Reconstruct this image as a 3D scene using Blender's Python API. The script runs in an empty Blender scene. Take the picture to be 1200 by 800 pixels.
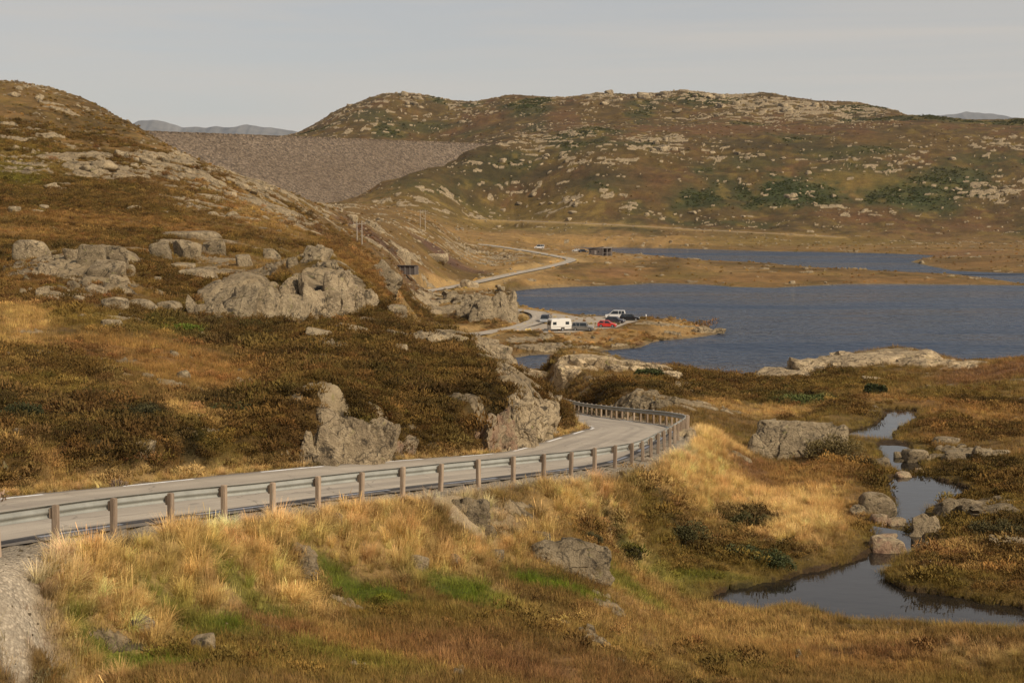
import bpy, bmesh, math, random
import numpy as np
from mathutils import Vector, Matrix

C = bpy.context.scene.collection
random.seed(7)
RNG = np.random.default_rng(11)
R = math.radians

# ------------------------------------------------------------------ camera maths
F, PX, PY, HOR = 1648.0, 600.0, 400.0, 235.0     # focal length (px of a 1200 px wide frame), centre, eye level
TH = math.atan((PY - HOR) / F)
CAMZ = 29.0                                       # eye height above the lake (lake level is z = 0)
CT, ST = math.cos(TH), math.sin(TH)

def ray(px, py):
    u = px - PX; v = PY - py
    y = F * CT + v * ST
    return u / y, (-F * ST + v * CT) / y          # X/Y and (Z-CAMZ)/Y
def at(px, py, D):
    a, e = ray(px, py)
    return Vector((a * D, D, CAMZ + e * D))
def on_plane(px, py, z):
    a, e = ray(px, py)
    D = (z - CAMZ) / e
    return (a * D, D)

# ------------------------------------------------------------------ noise
def _hash(ix, iy, seed):
    h = (ix.astype(np.int64) * 374761393 + iy.astype(np.int64) * 668265263 + seed * 982451653) & 0xffffffff
    h = ((h ^ (h >> 13)) * 1274126177) & 0xffffffff
    h = h ^ (h >> 16)
    return h
def perlin(x, y, seed=0):
    ix = np.floor(x); iy = np.floor(y)
    fx = x - ix; fy = y - iy
    ux = fx * fx * fx * (fx * (fx * 6 - 15) + 10); uy = fy * fy * fy * (fy * (fy * 6 - 15) + 10)
    def g(dx, dy):
        h = _hash(ix + dx, iy + dy, seed)
        ang = (h & 0xffff) * (2 * math.pi / 65536.0)
        return np.cos(ang) * (fx - dx) + np.sin(ang) * (fy - dy)
    a = g(0, 0); b = g(1, 0); c = g(0, 1); d = g(1, 1)
    return 1.4 * ((a * (1 - ux) + b * ux) * (1 - uy) + (c * (1 - ux) + d * ux) * uy)
def fbm(x, y, lam, octs, seed=0, gain=0.5):
    s = 0; a = 1.0
    for o in range(octs):
        s = s + a * perlin(x / lam, y / lam, seed + o * 17); lam *= 0.5; a *= gain
    return s
def sstep(a, b, x):
    t = np.clip((x - a) / (b - a), 0, 1)
    return t * t * (3 - 2 * t)

# ------------------------------------------------------------------ terrain control points: (px, py, distance) or (px, D, z rel. to eye)
CP = []
def col(px, *pts):
    for p in pts: CP.append(('p', px, p[0], p[1]))
def hid(px, *pts):
    for p in pts: CP.append(('z', px, p[0], p[1]))
for px in (-450, -250, 0, 200, 400, 600, 800, 1000, 1200, 1450, 1650):
    hid(px, (2.5, -2.3), (6, -4.4), (12, -6.6), (19, -8.6 - 0.0006 * max(0, px)))
L = -29.0
col(-450, (800, 24), (640, 27), (560, 33), (470, 46), (380, 70), (300, 118), (220, 205), (140, 320), (60, 420)); hid(-450, (800, 20))
col(-250, (800, 24.5), (640, 27.3), (560, 33), (470, 46), (380, 70), (300, 118), (220, 205), (140, 320), (80, 410)); hid(-250, (560, 24), (800, 0), (1300, -15), (2400, 0))
col(0, (800, 25.3), (720, 26.6), (650, 27.9), (583, 34), (555, 36.5), (520, 41), (470, 48), (420, 60), (380, 72), (340, 92), (300, 120), (260, 160), (220, 210), (180, 270), (140, 330), (97, 400))
hid(0, (520, 25), (800, 0), (1300, -12), (2400, 0))
col(50, (104, 404))
col(100, (800, 27), (740, 28.3), (690, 29.6), (632, 31.2), (576, 36.8), (550, 38.7), (520, 42), (470, 49), (420, 61), (380, 73), (340, 94), (300, 122), (260, 165), (220, 220), (180, 290), (150, 345), (119, 405))
hid(100, (550, 18), (800, -4))
col(150, (142, 395)); hid(150, (520, 8))
col(200, (800, 26), (720, 30.5), (613, 33.4), (562, 40), (530, 43), (480, 50), (430, 62), (390, 76), (350, 98), (310, 125), (270, 165), (235, 215), (200, 290), (174, 345))
hid(200, (450, 0), (700, -10), (1000, -12), (1700, 40), (2400, 30))
col(260, (199, 358)); hid(260, (460, -5))
col(300, (800, 26.6), (690, 33.6), (603, 36.7), (549, 44), (520, 47), (470, 56), (420, 70), (380, 86), (340, 108), (300, 140), (260, 200), (214, 370))
hid(300, (500, -10), (700, -14), (1000, -8), (1500, 60), (1700, 70), (2400, 50))
col(258, (370, 91), (336, 98)); col(300, (372, 91), (324, 98)); col(340, (366, 96), (322, 104)); col(385, (372, 99), (308, 107)); col(420, (368, 98), (330, 105))
col(60, (348, 89), (312, 101)); col(120, (350, 90), (290, 108))
col(375, (533, 47.5), (468, 51)); col(400, (531, 49.2), (464, 52.2)); col(428, (529, 50.5), (486, 53)); col(560, (508, 57.5), (482, 60)); col(590, (508, 60.5), (466, 65)); col(620, (505, 65.5), (462, 70)); col(645, (500, 70.5), (474, 74)); col(610, (446, 82))
col(350, (232, 395), (300, 165), (265, 265), (157, 1650)); hid(350, (520, -11))
col(400, (800, 28), (678, 36.8), (588, 40), (534, 48.5), (456, 54), (420, 66), (380, 88), (370, 100), (308, 114), (298, 200), (288, 275), (270, 360), (246, 450), (240, 700), (233, 1060), (165, 1500), (128, 1690), (126, 1720))
hid(400, (2000, 80), (2500, 50))
col(424, (300, 250), (290, 325), (270, 420), (252, 520))
col(450, (385, 92), (345, 190), (318, 265), (290, 365), (265, 480), (250, 650), (240, 1000), (209, 1110), (110, 1750))
hid(450, (125, -12.5), (1200, 6), (1300, 20), (1500, 60))
col(500, (800, 29.6), (652, 39.6), (573, 43.5), (519, 54), (480, 60), (440, 70), (410, 82), (388, 97), (385, 280), (360, 335), (343, 388), (328, 428), (312, 452), (300, 475), (280, 520), (267, 560), (255, 700), (243, 1000), (194, 1145), (160, 1560), (109, 1750))
hid(500, (130, -14), (200, -22), (2000, 100), (2500, 60), (1250, 20))
col(550, (398, 94), (393, 292), (375, 318), (355, 335), (346, 352), (332, 470), (310, 560), (295, 680), (280, 820), (262, 1000), (245, 1080), (179, 1185), (160, 1500))
hid(550, (130, -17), (200, -25), (240, -27.5))
col(600, (800, 31.2), (720, 37), (662, 42.3), (563, 47.5), (434, 87), (386, 296), (357, 345), (321, 480), (305, 590), (291, 720), (270, 950), (252, 1090), (220, 1130), (185, 1190), (165, 1240), (158, 1450), (111, 1740))
hid(600, (110, -17.5), (150, -24), (200, -28), (250, -29.5), (400, -29), (2000, 105), (2500, 60))
col(640, (418, 150)); hid(640, (100, -15.5), (180, -25))
col(700, (800, 33.5), (720, 40), (672, 44), (551, 52), (497, 72), (478, 100), (450, 115), (438, 135), (413, 152), (322, 510), (308, 570), (300, 640), (278, 880), (262, 1000), (230, 1055), (200, 1120), (170, 1200), (153, 1280), (148, 1450), (130, 1560), (108, 1700))
hid(700, (175, -24), (220, -30.5), (290, -28), (400, -31), (450, -30), (740, -28), (820, -28), (2000, 110), (2500, 60))
col(750, (425, 152)); hid(750, (180, -25))
col(800, (800, 36.5), (742, 42), (690, 52.5), (640, 56), (600, 60), (550, 67), (512, 74), (488, 90), (470, 106), (447, 130), (433, 160), (324, 520), (312, 545), (275, 930), (265, 1000), (235, 1060), (200, 1130), (165, 1230), (150, 1320), (145, 1480), (125, 1580), (106, 1700))
hid(800, (190, -25), (230, -31), (300, -30), (400, -31), (700, -30), (820, -29.5), (2000, 110), (2500, 60))
col(850, (560, 68), (530, 74)); hid(850, (86, -15))
col(900, (800, 38), (755, 43.5), (722, 48.7), (682, 53.5), (640, 58), (590, 66), (555, 76), (532, 88), (500, 102), (475, 116), (452, 150), (440, 185), (330, 510), (275, 945), (260, 1010), (235, 1060), (200, 1130), (165, 1230), (150, 1320), (145, 1480), (125, 1580), (109, 1690))
hid(900, (205, -25), (228, -31), (300, -31), (400, -31), (700, -30), (2000, 110), (2500, 60))
col(1000, (800, 39), (762, 43.5), (735, 47.2), (657, 56.8), (620, 62), (580, 70), (540, 84), (514, 95), (470, 120), (440, 160), (414, 192), (275, 950), (260, 1010), (235, 1060), (200, 1130), (165, 1230), (150, 1320), (143, 1500), (119, 1680))
hid(1000, (212, -26), (235, -31), (300, -31), (400, -31), (700, -30), (2000, 100), (2500, 60))
col(1050, (408, 194), (129, 1620))
col(1100, (800, 40), (762, 44), (738, 47.3), (695, 52), (672, 54), (640, 59), (610, 64), (560, 76), (520, 88), (490, 105), (450, 140), (420, 185), (413, 196), (305, 690), (275, 960), (255, 1020), (235, 1060), (200, 1130), (165, 1230), (142, 1340), (138, 1420))
hid(1100, (222, -28), (245, -31), (300, -31), (400, -31), (1700, 60), (2500, 50))
col(1150, (431, 195)); hid(1150, (225, -28))
col(1200, (800, 41), (748, 46.2), (714, 49.8), (685, 53), (640, 57.5), (590, 65), (540, 78), (500, 95), (460, 125), (420, 172), (306, 690), (272, 960), (240, 1040), (200, 1130), (165, 1230), (142, 1330), (140, 1380))
hid(1200, (215, -27), (245, -31), (300, -31), (400, -31), (550, -31), (1700, 55), (2500, 50))
col(1450, (800, 41), (700, 50), (640, 56), (540, 76), (460, 120), (400, 180), (300, 700), (272, 950), (200, 1110), (140, 1330))
hid(1450, (220, -26), (250, -31), (400, -31), (550, -30), (1700, 70), (2500, 50))
col(1650, (800, 41), (640, 55), (540, 75), (440, 125), (380, 190), (300, 700), (200, 1090), (130, 1330)); hid(1650, (250, -28), (400, -30), (2500, 60))

pu, pv, pe = [], [], []
for k, px, p1, p2 in CP:
    if k == 'p':
        a, e = ray(px, p1); D = p2
    else:
        D = p1; e = p2 / D; a = (px - PX) / (F * CT)
        for _ in range(4):
            v = (math.tan(math.atan(e) + TH)) * F
            a = (px - PX) / (F * CT + v * ST)
    pu.append(a * F / 150); pv.append(math.log(D) * 3); pe.append(e * 100)
pu = np.array(pu); pv = np.array(pv); pe = np.array(pe); N = len(pu)
def tps(r2): return np.where(r2 > 1e-12, r2 * np.log(np.maximum(r2, 1e-12)), 0.0)
A = np.zeros((N + 3, N + 3))
A[:N, :N] = tps((pu[:, None] - pu[None]) ** 2 + (pv[:, None] - pv[None]) ** 2) + np.eye(N) * 0.02
A[:N, N] = 1; A[:N, N + 1] = pu; A[:N, N + 2] = pv
A[N:, :N] = A[:N, N:].T
W = np.linalg.solve(A, np.concatenate([pe, np.zeros(3)]))
def rbf(u, v):
    out = np.full(u.shape, W[N]) + W[N + 1] * u + W[N + 2] * v
    for i in range(N): out = out + W[i] * tps((u - pu[i]) ** 2 + (v - pv[i]) ** 2)
    return out

# ------------------------------------------------------------------ terrain grid
def axis_a():
    inner = np.arange(-0.43, 0.43, 0.00092)
    left = -0.43 - np.cumsum(np.geomspace(0.001, 0.02, 40)); right = 0.43 + np.cumsum(np.geomspace(0.001, 0.02, 40))
    return np.concatenate([left[::-1], inner, right])
AA = axis_a()
LD = np.concatenate([np.linspace(math.log(2.5), math.log(22), 40, endpoint=False), np.arange(math.log(22), math.log(2500), 0.0040)])
DD = np.exp(LD)
na, nd = len(AA), len(LD)
sa = np.linspace(0, na - 1, na // 3).astype(int); sd_ = np.linspace(0, nd - 1, nd // 3).astype(int)
gu, gv = np.meshgrid(AA[sa] * F / 150, LD[sd_] * 3)
ce = rbf(gu, gv) / 100
def upsample(c, xs, ys, x, y):
    t = np.empty((c.shape[0], len(x)))
    for i in range(c.shape[0]): t[i] = np.interp(x, xs, c[i])
    o = np.empty((len(y), len(x)))
    for j in range(len(x)): o[:, j] = np.interp(y, ys, t[:, j])
    return o
E = upsample(ce, AA[sa], LD[sd_], AA, LD)
GX = DD[:, None] * AA[None]; GY = np.repeat(DD[:, None], na, 1)
GZ = CAMZ + E * GY

# relief at every scale smaller than the mapped shapes
for lam in (160, 80, 40, 20, 10, 5, 2.5, 1.25, 0.6):
    w = 1 - sstep(0.06, 0.16, lam / GY)
    n = perlin(GX / lam, GY / lam, int(lam * 10) + 3)
    if lam >= 2.5: n = 0.55 * n + 0.45 * (0.35 - np.abs(perlin(GX / lam + 31, GY / lam + 7, int(lam * 10) + 5)) * 1.6)
    k = 0.05 if lam > 1.3 else 0.07
    flat = 1 - 0.55 * sstep(-0.02, 0.1, GX / GY) * (1 - sstep(140, 260, GY))
    GZ += w * n * lam * k * flat * np.where(GY > 600, (1.1 if lam <= 40 else .45) + .35 * (lam <= 40) * sstep(950, 1150, GY), 1.0)

# ------------------------------------------------------------------ polygons
def poly_sd(P, x, y):
    P = np.array(P); n = len(P)
    d2 = np.full(x.shape, 1e18); ins = np.zeros(x.shape, bool)
    for i in range(n):
        x0, y0 = P[i]; x1, y1 = P[(i + 1) % n]
        ex, ey = x1 - x0, y1 - y0
        t = np.clip(((x - x0) * ex + (y - y0) * ey) / (ex * ex + ey * ey + 1e-12), 0, 1)
        d2 = np.minimum(d2, (x - x0 - t * ex) ** 2 + (y - y0 - t * ey) ** 2)
        if y0 != y1: ins ^= ((y0 > y) != (y1 > y)) & (x < (x1 - x0) * (y - y0) / (y1 - y0) + x0)
    d = np.sqrt(d2)
    return np.where(ins, -d, d)
lake_px = [(599,420),(608,430),(640,433),(700,440),(800,448),(900,449),(1050,449),(1200,449),(1500,449),(1700,449),(1700,333),(1500,333),(1300,334),(1196,334.5),
  (1117,333.6),(1054,333),(992,333),(950,335),(908,337.5),(860,336.5),(825,333.5),(790,332.5),(762,332),(735,334),(710,335),(670,336),(637,337.5),(604,341),(606,352),(609,361.5),(637,364),(667,368.5),(707,370.5),(735,374.5),(754,374),(789,373),(812,378),(835,386),
  (843,390.5),(830,393.5),(812,396),(780,399),(763,401.5),(751,407),(725,409.5),(690,412.5),(658,415),(625,416)]
upper_px = [(628,292.4),(660,293),(700,294.5),(721,296),(762,299),(825,305),(887,307.5),(950,313),(1033,317.5),(1117,321),(1158,326),(1196,332),(1300,333),(1500,331),(1700,331),(1700,322),(1400,322),(1200,320.3),(1179,320),(1117,317.5),(1085,311),(1067,307),(1078,303.5),(1096,300),
  (1075,298.3),(1030,297),(992,296),(950,295),(908,294.6),(850,293),(783,291),(721,290),(660,289.6),(628,289.6)]
lakeP = [on_plane(x, y, 0.0) for x, y in lake_px]
upperP = [on_plane(x, y, 0.0) for x, y in upper_px]
rows = np.where((DD > 190) & (DD < 1000))[0]; r0, r1 = rows[0], rows[-1] + 1
X_, Y_, Z_ = GX[r0:r1], GY[r0:r1], GZ[r0:r1]
s1 = poly_sd(lakeP, X_, Y_); s2 = poly_sd(upperP, X_, Y_)
LSD = np.minimum(s1, s2)
wob = perlin(X_ / 9, Y_ / 9, 77) * 1.2 + perlin(X_ / 3, Y_ / 3, 78) * .5
s_ = LSD + wob * 0.5
zin = -np.minimum(0.15 + 0.25 * np.abs(s_), 4)
rise = np.where(Y_ > 440, 0.05, 0.10)
zout = np.maximum(Z_, 0.08 + np.minimum(rise * s_, 2.0))
zout = np.minimum(zout, 0.12 + 0.55 * s_ + 0.004 * s_ ** 2)
GZ[r0:r1] = np.where(s_ < 0, zin, zout)

# stream: pools on their own levels
POOL = [(-14.5, [(822,705),(834,710),(869,720),(890,722),(905,716),(927,715),(950,718),(967,723),(990,731),(1030,734),(1080,736),(1152,740),(1200,742),(1300,745),(1400,746),(1400,722),(1300,720),(1200,713),(1152,706),(1102,697),(1062,691),(1037,681),(1033,670),(1048,660),(1070,650),(1094,640),(1098,633),(1070,626),(1028,618),(1024,630),(1022,645),(1012,652),(1000,659),(978,664),(947,670),(916,680),(887,686),(853,691)]),
        (-15.0, [(1050,560),(1082,560),(1111,567),(1132,575),(1106,585),(1084,594),(1072,600),(1080,612),(1076,622),(1040,622),(1046,612),(1060,600),(1056,586),(1050,574)]),
        (-15.6, [(1040,516),(1056,520),(1066,536),(1075,550),(1070,558),(1056,552),(1044,538),(1034,524)]),
        (-16.0, [(1040,479),(1068,481),(1066,492),(1050,500),(1040,508),(1044,516),(1030,516),(1000,514),(1000,506),(1018,502),(1034,496),(1042,488)])]
poolW = [(z, [on_plane(x, y, CAMZ + z) for x, y in P]) for z, P in POOL]
rows = np.where((DD > 38) & (DD < 125))[0]; q0, q1 = rows[0], rows[-1] + 1
X_, Y_ = GX[q0:q1], GY[q0:q1]
SSD = np.full(X_.shape, 1e9)
wob = perlin(X_ / 1.3, Y_ / 1.3, 91) * 0.28 + perlin(X_ / .5, Y_ / .5, 92) * .14
for z, P in poolW:
    s_ = poly_sd(P, X_, Y_) - (.35 if z < -14.8 else 0)
    SSD = np.minimum(SSD, s_)
    s_ = s_ + wob
    lv = CAMZ + z; Z_ = GZ[q0:q1]
    bank = np.maximum(Z_, lv + np.minimum(0.12 + 0.25 * np.maximum(s_, 0), 0.45))
    bank = np.minimum(bank, lv + 0.14 + (0.12 if z < -14.8 else .3) * np.maximum(s_, 0) + 0.02 * np.maximum(s_, 0) ** 2)
    bl = 1 - sstep(3, 6.5, s_)
    GZ[q0:q1] = np.where(s_ < 0, np.minimum(lv - np.minimum(0.06 + 0.25 * np.abs(s_), .6), Z_), Z_ * (1 - bl) + bank * bl)

# ------------------------------------------------------------------ roads
def smooth_path(pts, step):
    P = np.array([tuple(p) for p in pts]); n = len(P)
    out = []
    for i in range(n - 1):
        p0, p1, p2, p3 = P[max(i - 1, 0)], P[i], P[i + 1], P[min(i + 2, n - 1)]
        m = max(2, int(np.linalg.norm(p2 - p1) / (step * .25)))
        for t in np.linspace(0, 1, m, endpoint=False):
            out.append(0.5 * ((2 * p1) + (-p0 + p2) * t + (2 * p0 - 5 * p1 + 4 * p2 - p3) * t ** 2 + (-p0 + 3 * p1 - 3 * p2 + p3) * t ** 3))
    out.append(P[-1]); out = np.array(out)
    s = np.concatenate([[0], np.cumsum(np.linalg.norm(np.diff(out[:, :2], axis=0), axis=1))])
    k = np.arange(0, s[-1], step)
    return np.stack([np.interp(k, s, out[:, j]) for j in range(3)], 1)
rail_px = [(-260,700,22.4),(-120,672,25.2),(28,642,29),(100,630.5,31.1),(166,619,32.9),(229,611,34.7),(286,604,36.4),(340,597,38.2),(390,589.5,39.9),(438,583.5,41.6),(482,578,43.2),(525,572,44.9),(565,567,46.4),(603,563,48),(667,555,51.3),(720,547,55),(750,540,58.3),(779,525,65),(798,512,72),(806,503.5,79),(790,498.5,86.5),(760,494,93),(735,491,98),(685,484,111),(655,475.5,121)]
rail_path = smooth_path([at(*p) for p in rail_px], 0.5)
# smooth z along the rail
for _ in range(30): rail_path[1:-1, 2] = (rail_path[:-2, 2] + rail_path[1:-1, 2] * 2 + rail_path[2:, 2]) / 4
def normals(P):
    t = np.gradient(P[:, :2], axis=0); t /= np.linalg.norm(t, axis=1)[:, None]
    return np.stack([-t[:, 1], t[:, 0]], 1)     # left of travel
nr = normals(rail_path)
INN = lambda y: np.interp(y, [20, 50, 74, 90, 125], [6.75, 6.55, 5.75, 5.3, 4.9])
cen_near = rail_path.copy(); cen_near[:, :2] += nr * ((INN(rail_path[:, 1]) + .5) / 2)[:, None]
far_tail = [at(*p) for p in [(617,470,135),(562,455,152),(520,432,195),(500,416,240),(545,394,287),(575,389,298),(612,381.5,306),(634,373,322),(630,366,340),(608,363,354),(566,357,376),(530,349,392),(500,343,404),(500,341,420),(530,336,440),(560,330,460),(600,321,495),(640,313,545),(664,307,575),(669,303.5,596),(655,300.5,622),(625,295,680),(600,291,720),(575,287.5,765),(540,284,800)]]
full = smooth_path([Vector(p) for p in cen_near[::8]] + far_tail, 1.0)
for _ in range(12): full[1:-1, 2] = (full[:-2, 2] + full[1:-1, 2] * 2 + full[2:, 2]) / 4
s_full = np.concatenate([[0], np.cumsum(np.linalg.norm(np.diff(full[:, :2], axis=0), axis=1))])
HW = (INN(full[:, 1]) - .5) / 2

def near_path(P, x, y, maxd, stride=1):
    """distance to a path, signed side and path height, on the flat arrays of nearby points"""
    best = np.full(x.shape, 1e9); bz = np.zeros(x.shape); bi = np.zeros(x.shape, int); sg = np.zeros(x.shape)
    nn = normals(P)
    for i in range(0, len(P), stride):
        dx = x - P[i, 0]; dy = y - P[i, 1]
        d = dx * dx + dy * dy
        m = d < best
        best[m] = d[m]; bi[m] = i
    side = (x - P[bi, 0]) * nn[bi, 0] + (y - P[bi, 1]) * nn[bi, 1]
    return np.sqrt(best), side, P[bi, 2], bi
ROADD = np.full(GX.shape, 99.0)      # signed offset from the road centre line where near
def carve(P, hw, sh, fill, cut, drop, block=80):
    for k in range(0, len(P), block):
        seg = P[max(0, k - 3):k + block + 3]
        R_ = 14
        ok = (DD > seg[:, 1].min() - R_) & (DD < seg[:, 1].max() + R_)
        ri = np.where(ok)[0]
        if len(ri) == 0: continue
        a0 = ((seg[:, 0] - R_) / seg[:, 1]).min(); a1 = ((seg[:, 0] + R_) / seg[:, 1]).max()
        ci = np.where((AA > a0 - .05) & (AA < a1 + .05))[0]
        sl = np.ix_(ri, ci)
        x, y, z = GX[sl], GY[sl], GZ[sl]
        d, side, pz, bi = near_path(seg, x, y, R_)
        h = hw if np.isscalar(hw) else hw[max(0, k - 3):k + block + 3][bi]
        o = np.abs(side)
        m = d < R_
        core = 1 - sstep(0, 1, (d - h - sh) / np.where(side < 0, fill, cut))
        nz = z * (1 - core) + (pz - drop) * core
        GZ[sl] = np.where(m, nz, z)
        old = ROADD[sl]
        ROADD[sl] = np.where(m & (d < np.abs(old)), np.sign(side) * d, old)
nearn = int(np.argmin(np.abs(full[:, 1] - 150)))
carve(full[:nearn], HW[:nearn], 0.7, 2.6, 1.0, 0.07)
carve(full[nearn - 4:], 2.6, 1.6, 5.0, 4.0, 0.28)
# parking area on the headland
lot_px = [(600,388),(640,390),(672,389.5),(700,386),(722,384),(735,379),(749,376),(735,373.5),(707,371),(667,369.5),(640,366),(618,366),(622,374),(612,382)]
LOTZ = CAMZ - 27.35
lotP = [on_plane(x, y, LOTZ) for x, y in lot_px]
rows = np.where((DD > 270) & (DD < 380))[0]; l0, l1 = rows[0], rows[-1] + 1
sl_ = poly_sd(lotP, GX[l0:l1], GY[l0:l1])
bl = 1 - sstep(0.5, 6, sl_)
GZ[l0:l1] = np.where(LSD_ok := (GZ[l0:l1] > -0.05), GZ[l0:l1] * (1 - bl) + (LOTZ - 0.1) * bl, GZ[l0:l1])
GE = (GZ - CAMZ) / GY
GEmax = np.maximum.accumulate(GE, axis=0)

def ground(px, py):
    """first ground point met by the sight line through a pixel of the photo"""
    a, e = ray(px, py)
    j = int(np.clip(np.searchsorted(AA, a), 1, na - 1)); t = (a - AA[j - 1]) / (AA[j] - AA[j - 1])
    ce_ = GE[:, j - 1] * (1 - t) + GE[:, j] * t
    k = np.where((ce_ >= e) & (DD > 15))[0]
    i = k[0] if len(k) else nd - 1
    if i > 0 and ce_[i] != ce_[i - 1]:
        f = np.clip((e - ce_[i - 1]) / (ce_[i] - ce_[i - 1]), 0, 1)
    else: f = 1
    D = DD[i - 1] * (1 - f) + DD[i] * f
    return Vector((a * D, D, CAMZ + e * D))
def zat(x, y):
    a = x / y
    fj = np.interp(a, AA, np.arange(na)); fi = np.interp(math.log(y), LD, np.arange(nd))
    j = min(int(fj), na - 2); i = min(int(fi), nd - 2); s = fj - j; t = fi - i
    return float((GZ[i, j] * (1 - s) + GZ[i, j + 1] * s) * (1 - t) + (GZ[i + 1, j] * (1 - s) + GZ[i + 1, j + 1] * s) * t)

TRACK = [ground(x, y) for x, y in [(552,257),(575,257.6),(600,258.5),(626,259.7),(654,261),(677,261.7),(700,262.5),(725,264),(750,265.5),(787,267.5),(825,269.6),(857,271.5),(890,273),(920,274.6),(950,276),(985,278)]]
tr = smooth_path(TRACK, 4)
for _ in range(60): tr[1:-1] = (tr[:-2] + tr[1:-1] * 2 + tr[2:]) / 4
carve(tr, 3.0, 2.0, 8.0, 8.0, 0.1)
GE = (GZ - CAMZ) / GY; GEmax = np.maximum.accumulate(GE, axis=0)
# ------------------------------------------------------------------ ground cover map (albedo + kinds), laid out on the ground itself
def lin(r, g, b):
    f = lambda c: (c / 255 / 12.92) if c / 255 <= 0.04045 else ((c / 255 + 0.055) / 1.055) ** 2.4
    return np.array([f(r), f(g), f(b)])
PAL = {'heather': lin(89, 70, 37), 'dark': lin(62, 53, 30), 'russet': lin(134, 101, 59), 'rust': lin(116, 84, 56), 'straw': lin(208, 173, 115) * .77,
       'tan': lin(166, 132, 82), 'olive': lin(112, 93, 46), 'moss': lin(88, 98, 30), 'green': lin(58, 62, 32), 'peat': lin(56, 43, 31),
       'gravel': lin(168, 154, 132), 'rock': lin(150, 134, 106), 'plum': lin(94, 70, 56), 'brown': lin(112, 88, 52), 'fell': lin(83, 67, 39), 'fellred': lin(98, 70, 43)}
COL = np.empty(GX.shape + (3,)); 
n1 = fbm(GX / np.maximum(GY, 30), np.log(GY) * 0.5, 0.09, 5, 301)      # broad drifts
n2 = fbm(GX, GY, 14, 5, 302); n3 = fbm(GX, GY, 5, 4, 303); n4 = fbm(GX, GY, 60, 4, 304); n5 = fbm(GX, GY, 30, 4, 305)
def lerp(c, w): 
    global COL
    COL += (c - COL) * np.clip(w, 0, 1)[..., None]
COL[:] = PAL['brown']
lerp(PAL['olive'], sstep(-.1, .5, n2) * .6)
lerp(PAL['russet'], sstep(0, .6, n3 + n4 * .4) * .6)
lerp(PAL['heather'], sstep(.0, .4, n5 + n2 * .4) * .8)
HE = sstep(.0, .4, n5 + n2 * .4); GR = np.zeros(GX.shape); SH = 1 - HE * .7; ROCK = np.zeros(GX.shape); GRAV = np.zeros(GX.shape)
bogz = (GY < 60) & (ROADD < 0) | (GY < 34)
lerp(PAL['brown'] * 1.1, bogz * .7); HE = np.where(bogz, HE * .05, HE); SH = np.where(bogz, 1, SH)
# far slopes
farw = sstep(850, 1000, GY)
lerp(PAL['fell'], farw); lerp(PAL['fellred'], farw * sstep(0, .5, n4 + .2) * .7); lerp(PAL['heather'], farw * sstep(-.05, .4, n5 + n4 * .3) * .9)
lerp(PAL['tan'] * .9, (1 - sstep(930, 1010, GY)) * (GY > 700) * .2)
lerp(PAL['green'], farw * sstep(.12, .4, fbm(GX, GY * .7, 110, 4, 306)) * .75)
lerp(PAL['olive'], farw * sstep(.15, .5, n2) * .6)
lerp(PAL['dark'], farw * sstep(.2, .6, fbm(GX, GY, 18, 3, 307)) * .6)
HE = np.where(farw > .5, .6, HE)

KINDS_ = {'heather': (1, 0, .2), 'dark': (1, 0, .1), 'russet': (.03, 0, 1), 'rust': (0, 0, 1), 'straw': (0, 1, .5), 'tan': (0, .12, 1), 'olive': (.35, 0, .9), 'moss': (0, 0, .5),
          'green': (1, 0, .2), 'peat': (.3, 0, .2), 'gravel': (0, 0, 0), 'rock': (0, 0, 0), 'plum': (.9, 0, .3), 'brown': (.4, 0, .8), 'fellred': (.3, 0, .8)}; CLEARCOL = ('rock',)
VV = np.repeat(LD[:, None], na, 1)
def patch(kind, px, py, rx, ry, w=.9, edge=.45):
    if py < 272 and kind in ('russet', 'rust') and px > 400: kind = 'fellred'; w *= .8
    if py < 332 and kind == 'tan' and px > 380: w *= .6
    g = ground(px, py); g1 = ground(px, py + ry); g2 = ground(px, py - ry)
    a0 = g.x / g.y; ra = rx / F; vc = math.log(g.y); dn = vc - math.log(g1.y); up = math.log(g2.y) - vc; up = min(up, max(1.6 * dn, .03)) if py > 250 else up; v0 = vc + (up - dn) / 2; rv = max((up + dn) / 2, .012)
    i0, i1 = np.searchsorted(LD, [v0 - rv * 1.8, v0 + rv * 1.8]); j0, j1 = np.searchsorted(AA, [a0 - ra * 1.8, a0 + ra * 1.8])
    if i1 <= i0 or j1 <= j0: return
    s = np.s_[i0:i1, j0:j1]
    x = (AA[j0:j1][None] - a0) / ra; y = (LD[i0:i1][:, None] - v0) / rv
    wq = .25 if (kind == 'rock' and w >= .9) else 1.0
    r = np.sqrt(x * x + y * y) + wq * (.55 * n2[s] * .5 + .35 * n3[s] * .6) + .2 * wq * fbm(GX[s], GY[s], max(.5, g.y * .012), 3, 400)
    k = w * (1 - sstep(1 - edge, 1 + edge * .6, r))
    if kind == 'rock': ROCK[s] = np.maximum(ROCK[s], k); SH[s] *= 1 - .5 * k; HE[s] *= 1 - .5 * k; return
    COL[s] += (PAL[kind] - COL[s]) * k[..., None]
    h, gr, sh = KINDS_[kind]
    HE[s] += (h - HE[s]) * k; GR[s] += (gr - GR[s]) * k; SH[s] += (sh - SH[s]) * k
    GRAV[s] += ((1.0 if kind == 'gravel' else 0) - GRAV[s]) * k
    ROCK[s] += ((1.0 if kind == 'rock' else 0) - ROCK[s]) * k
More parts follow.
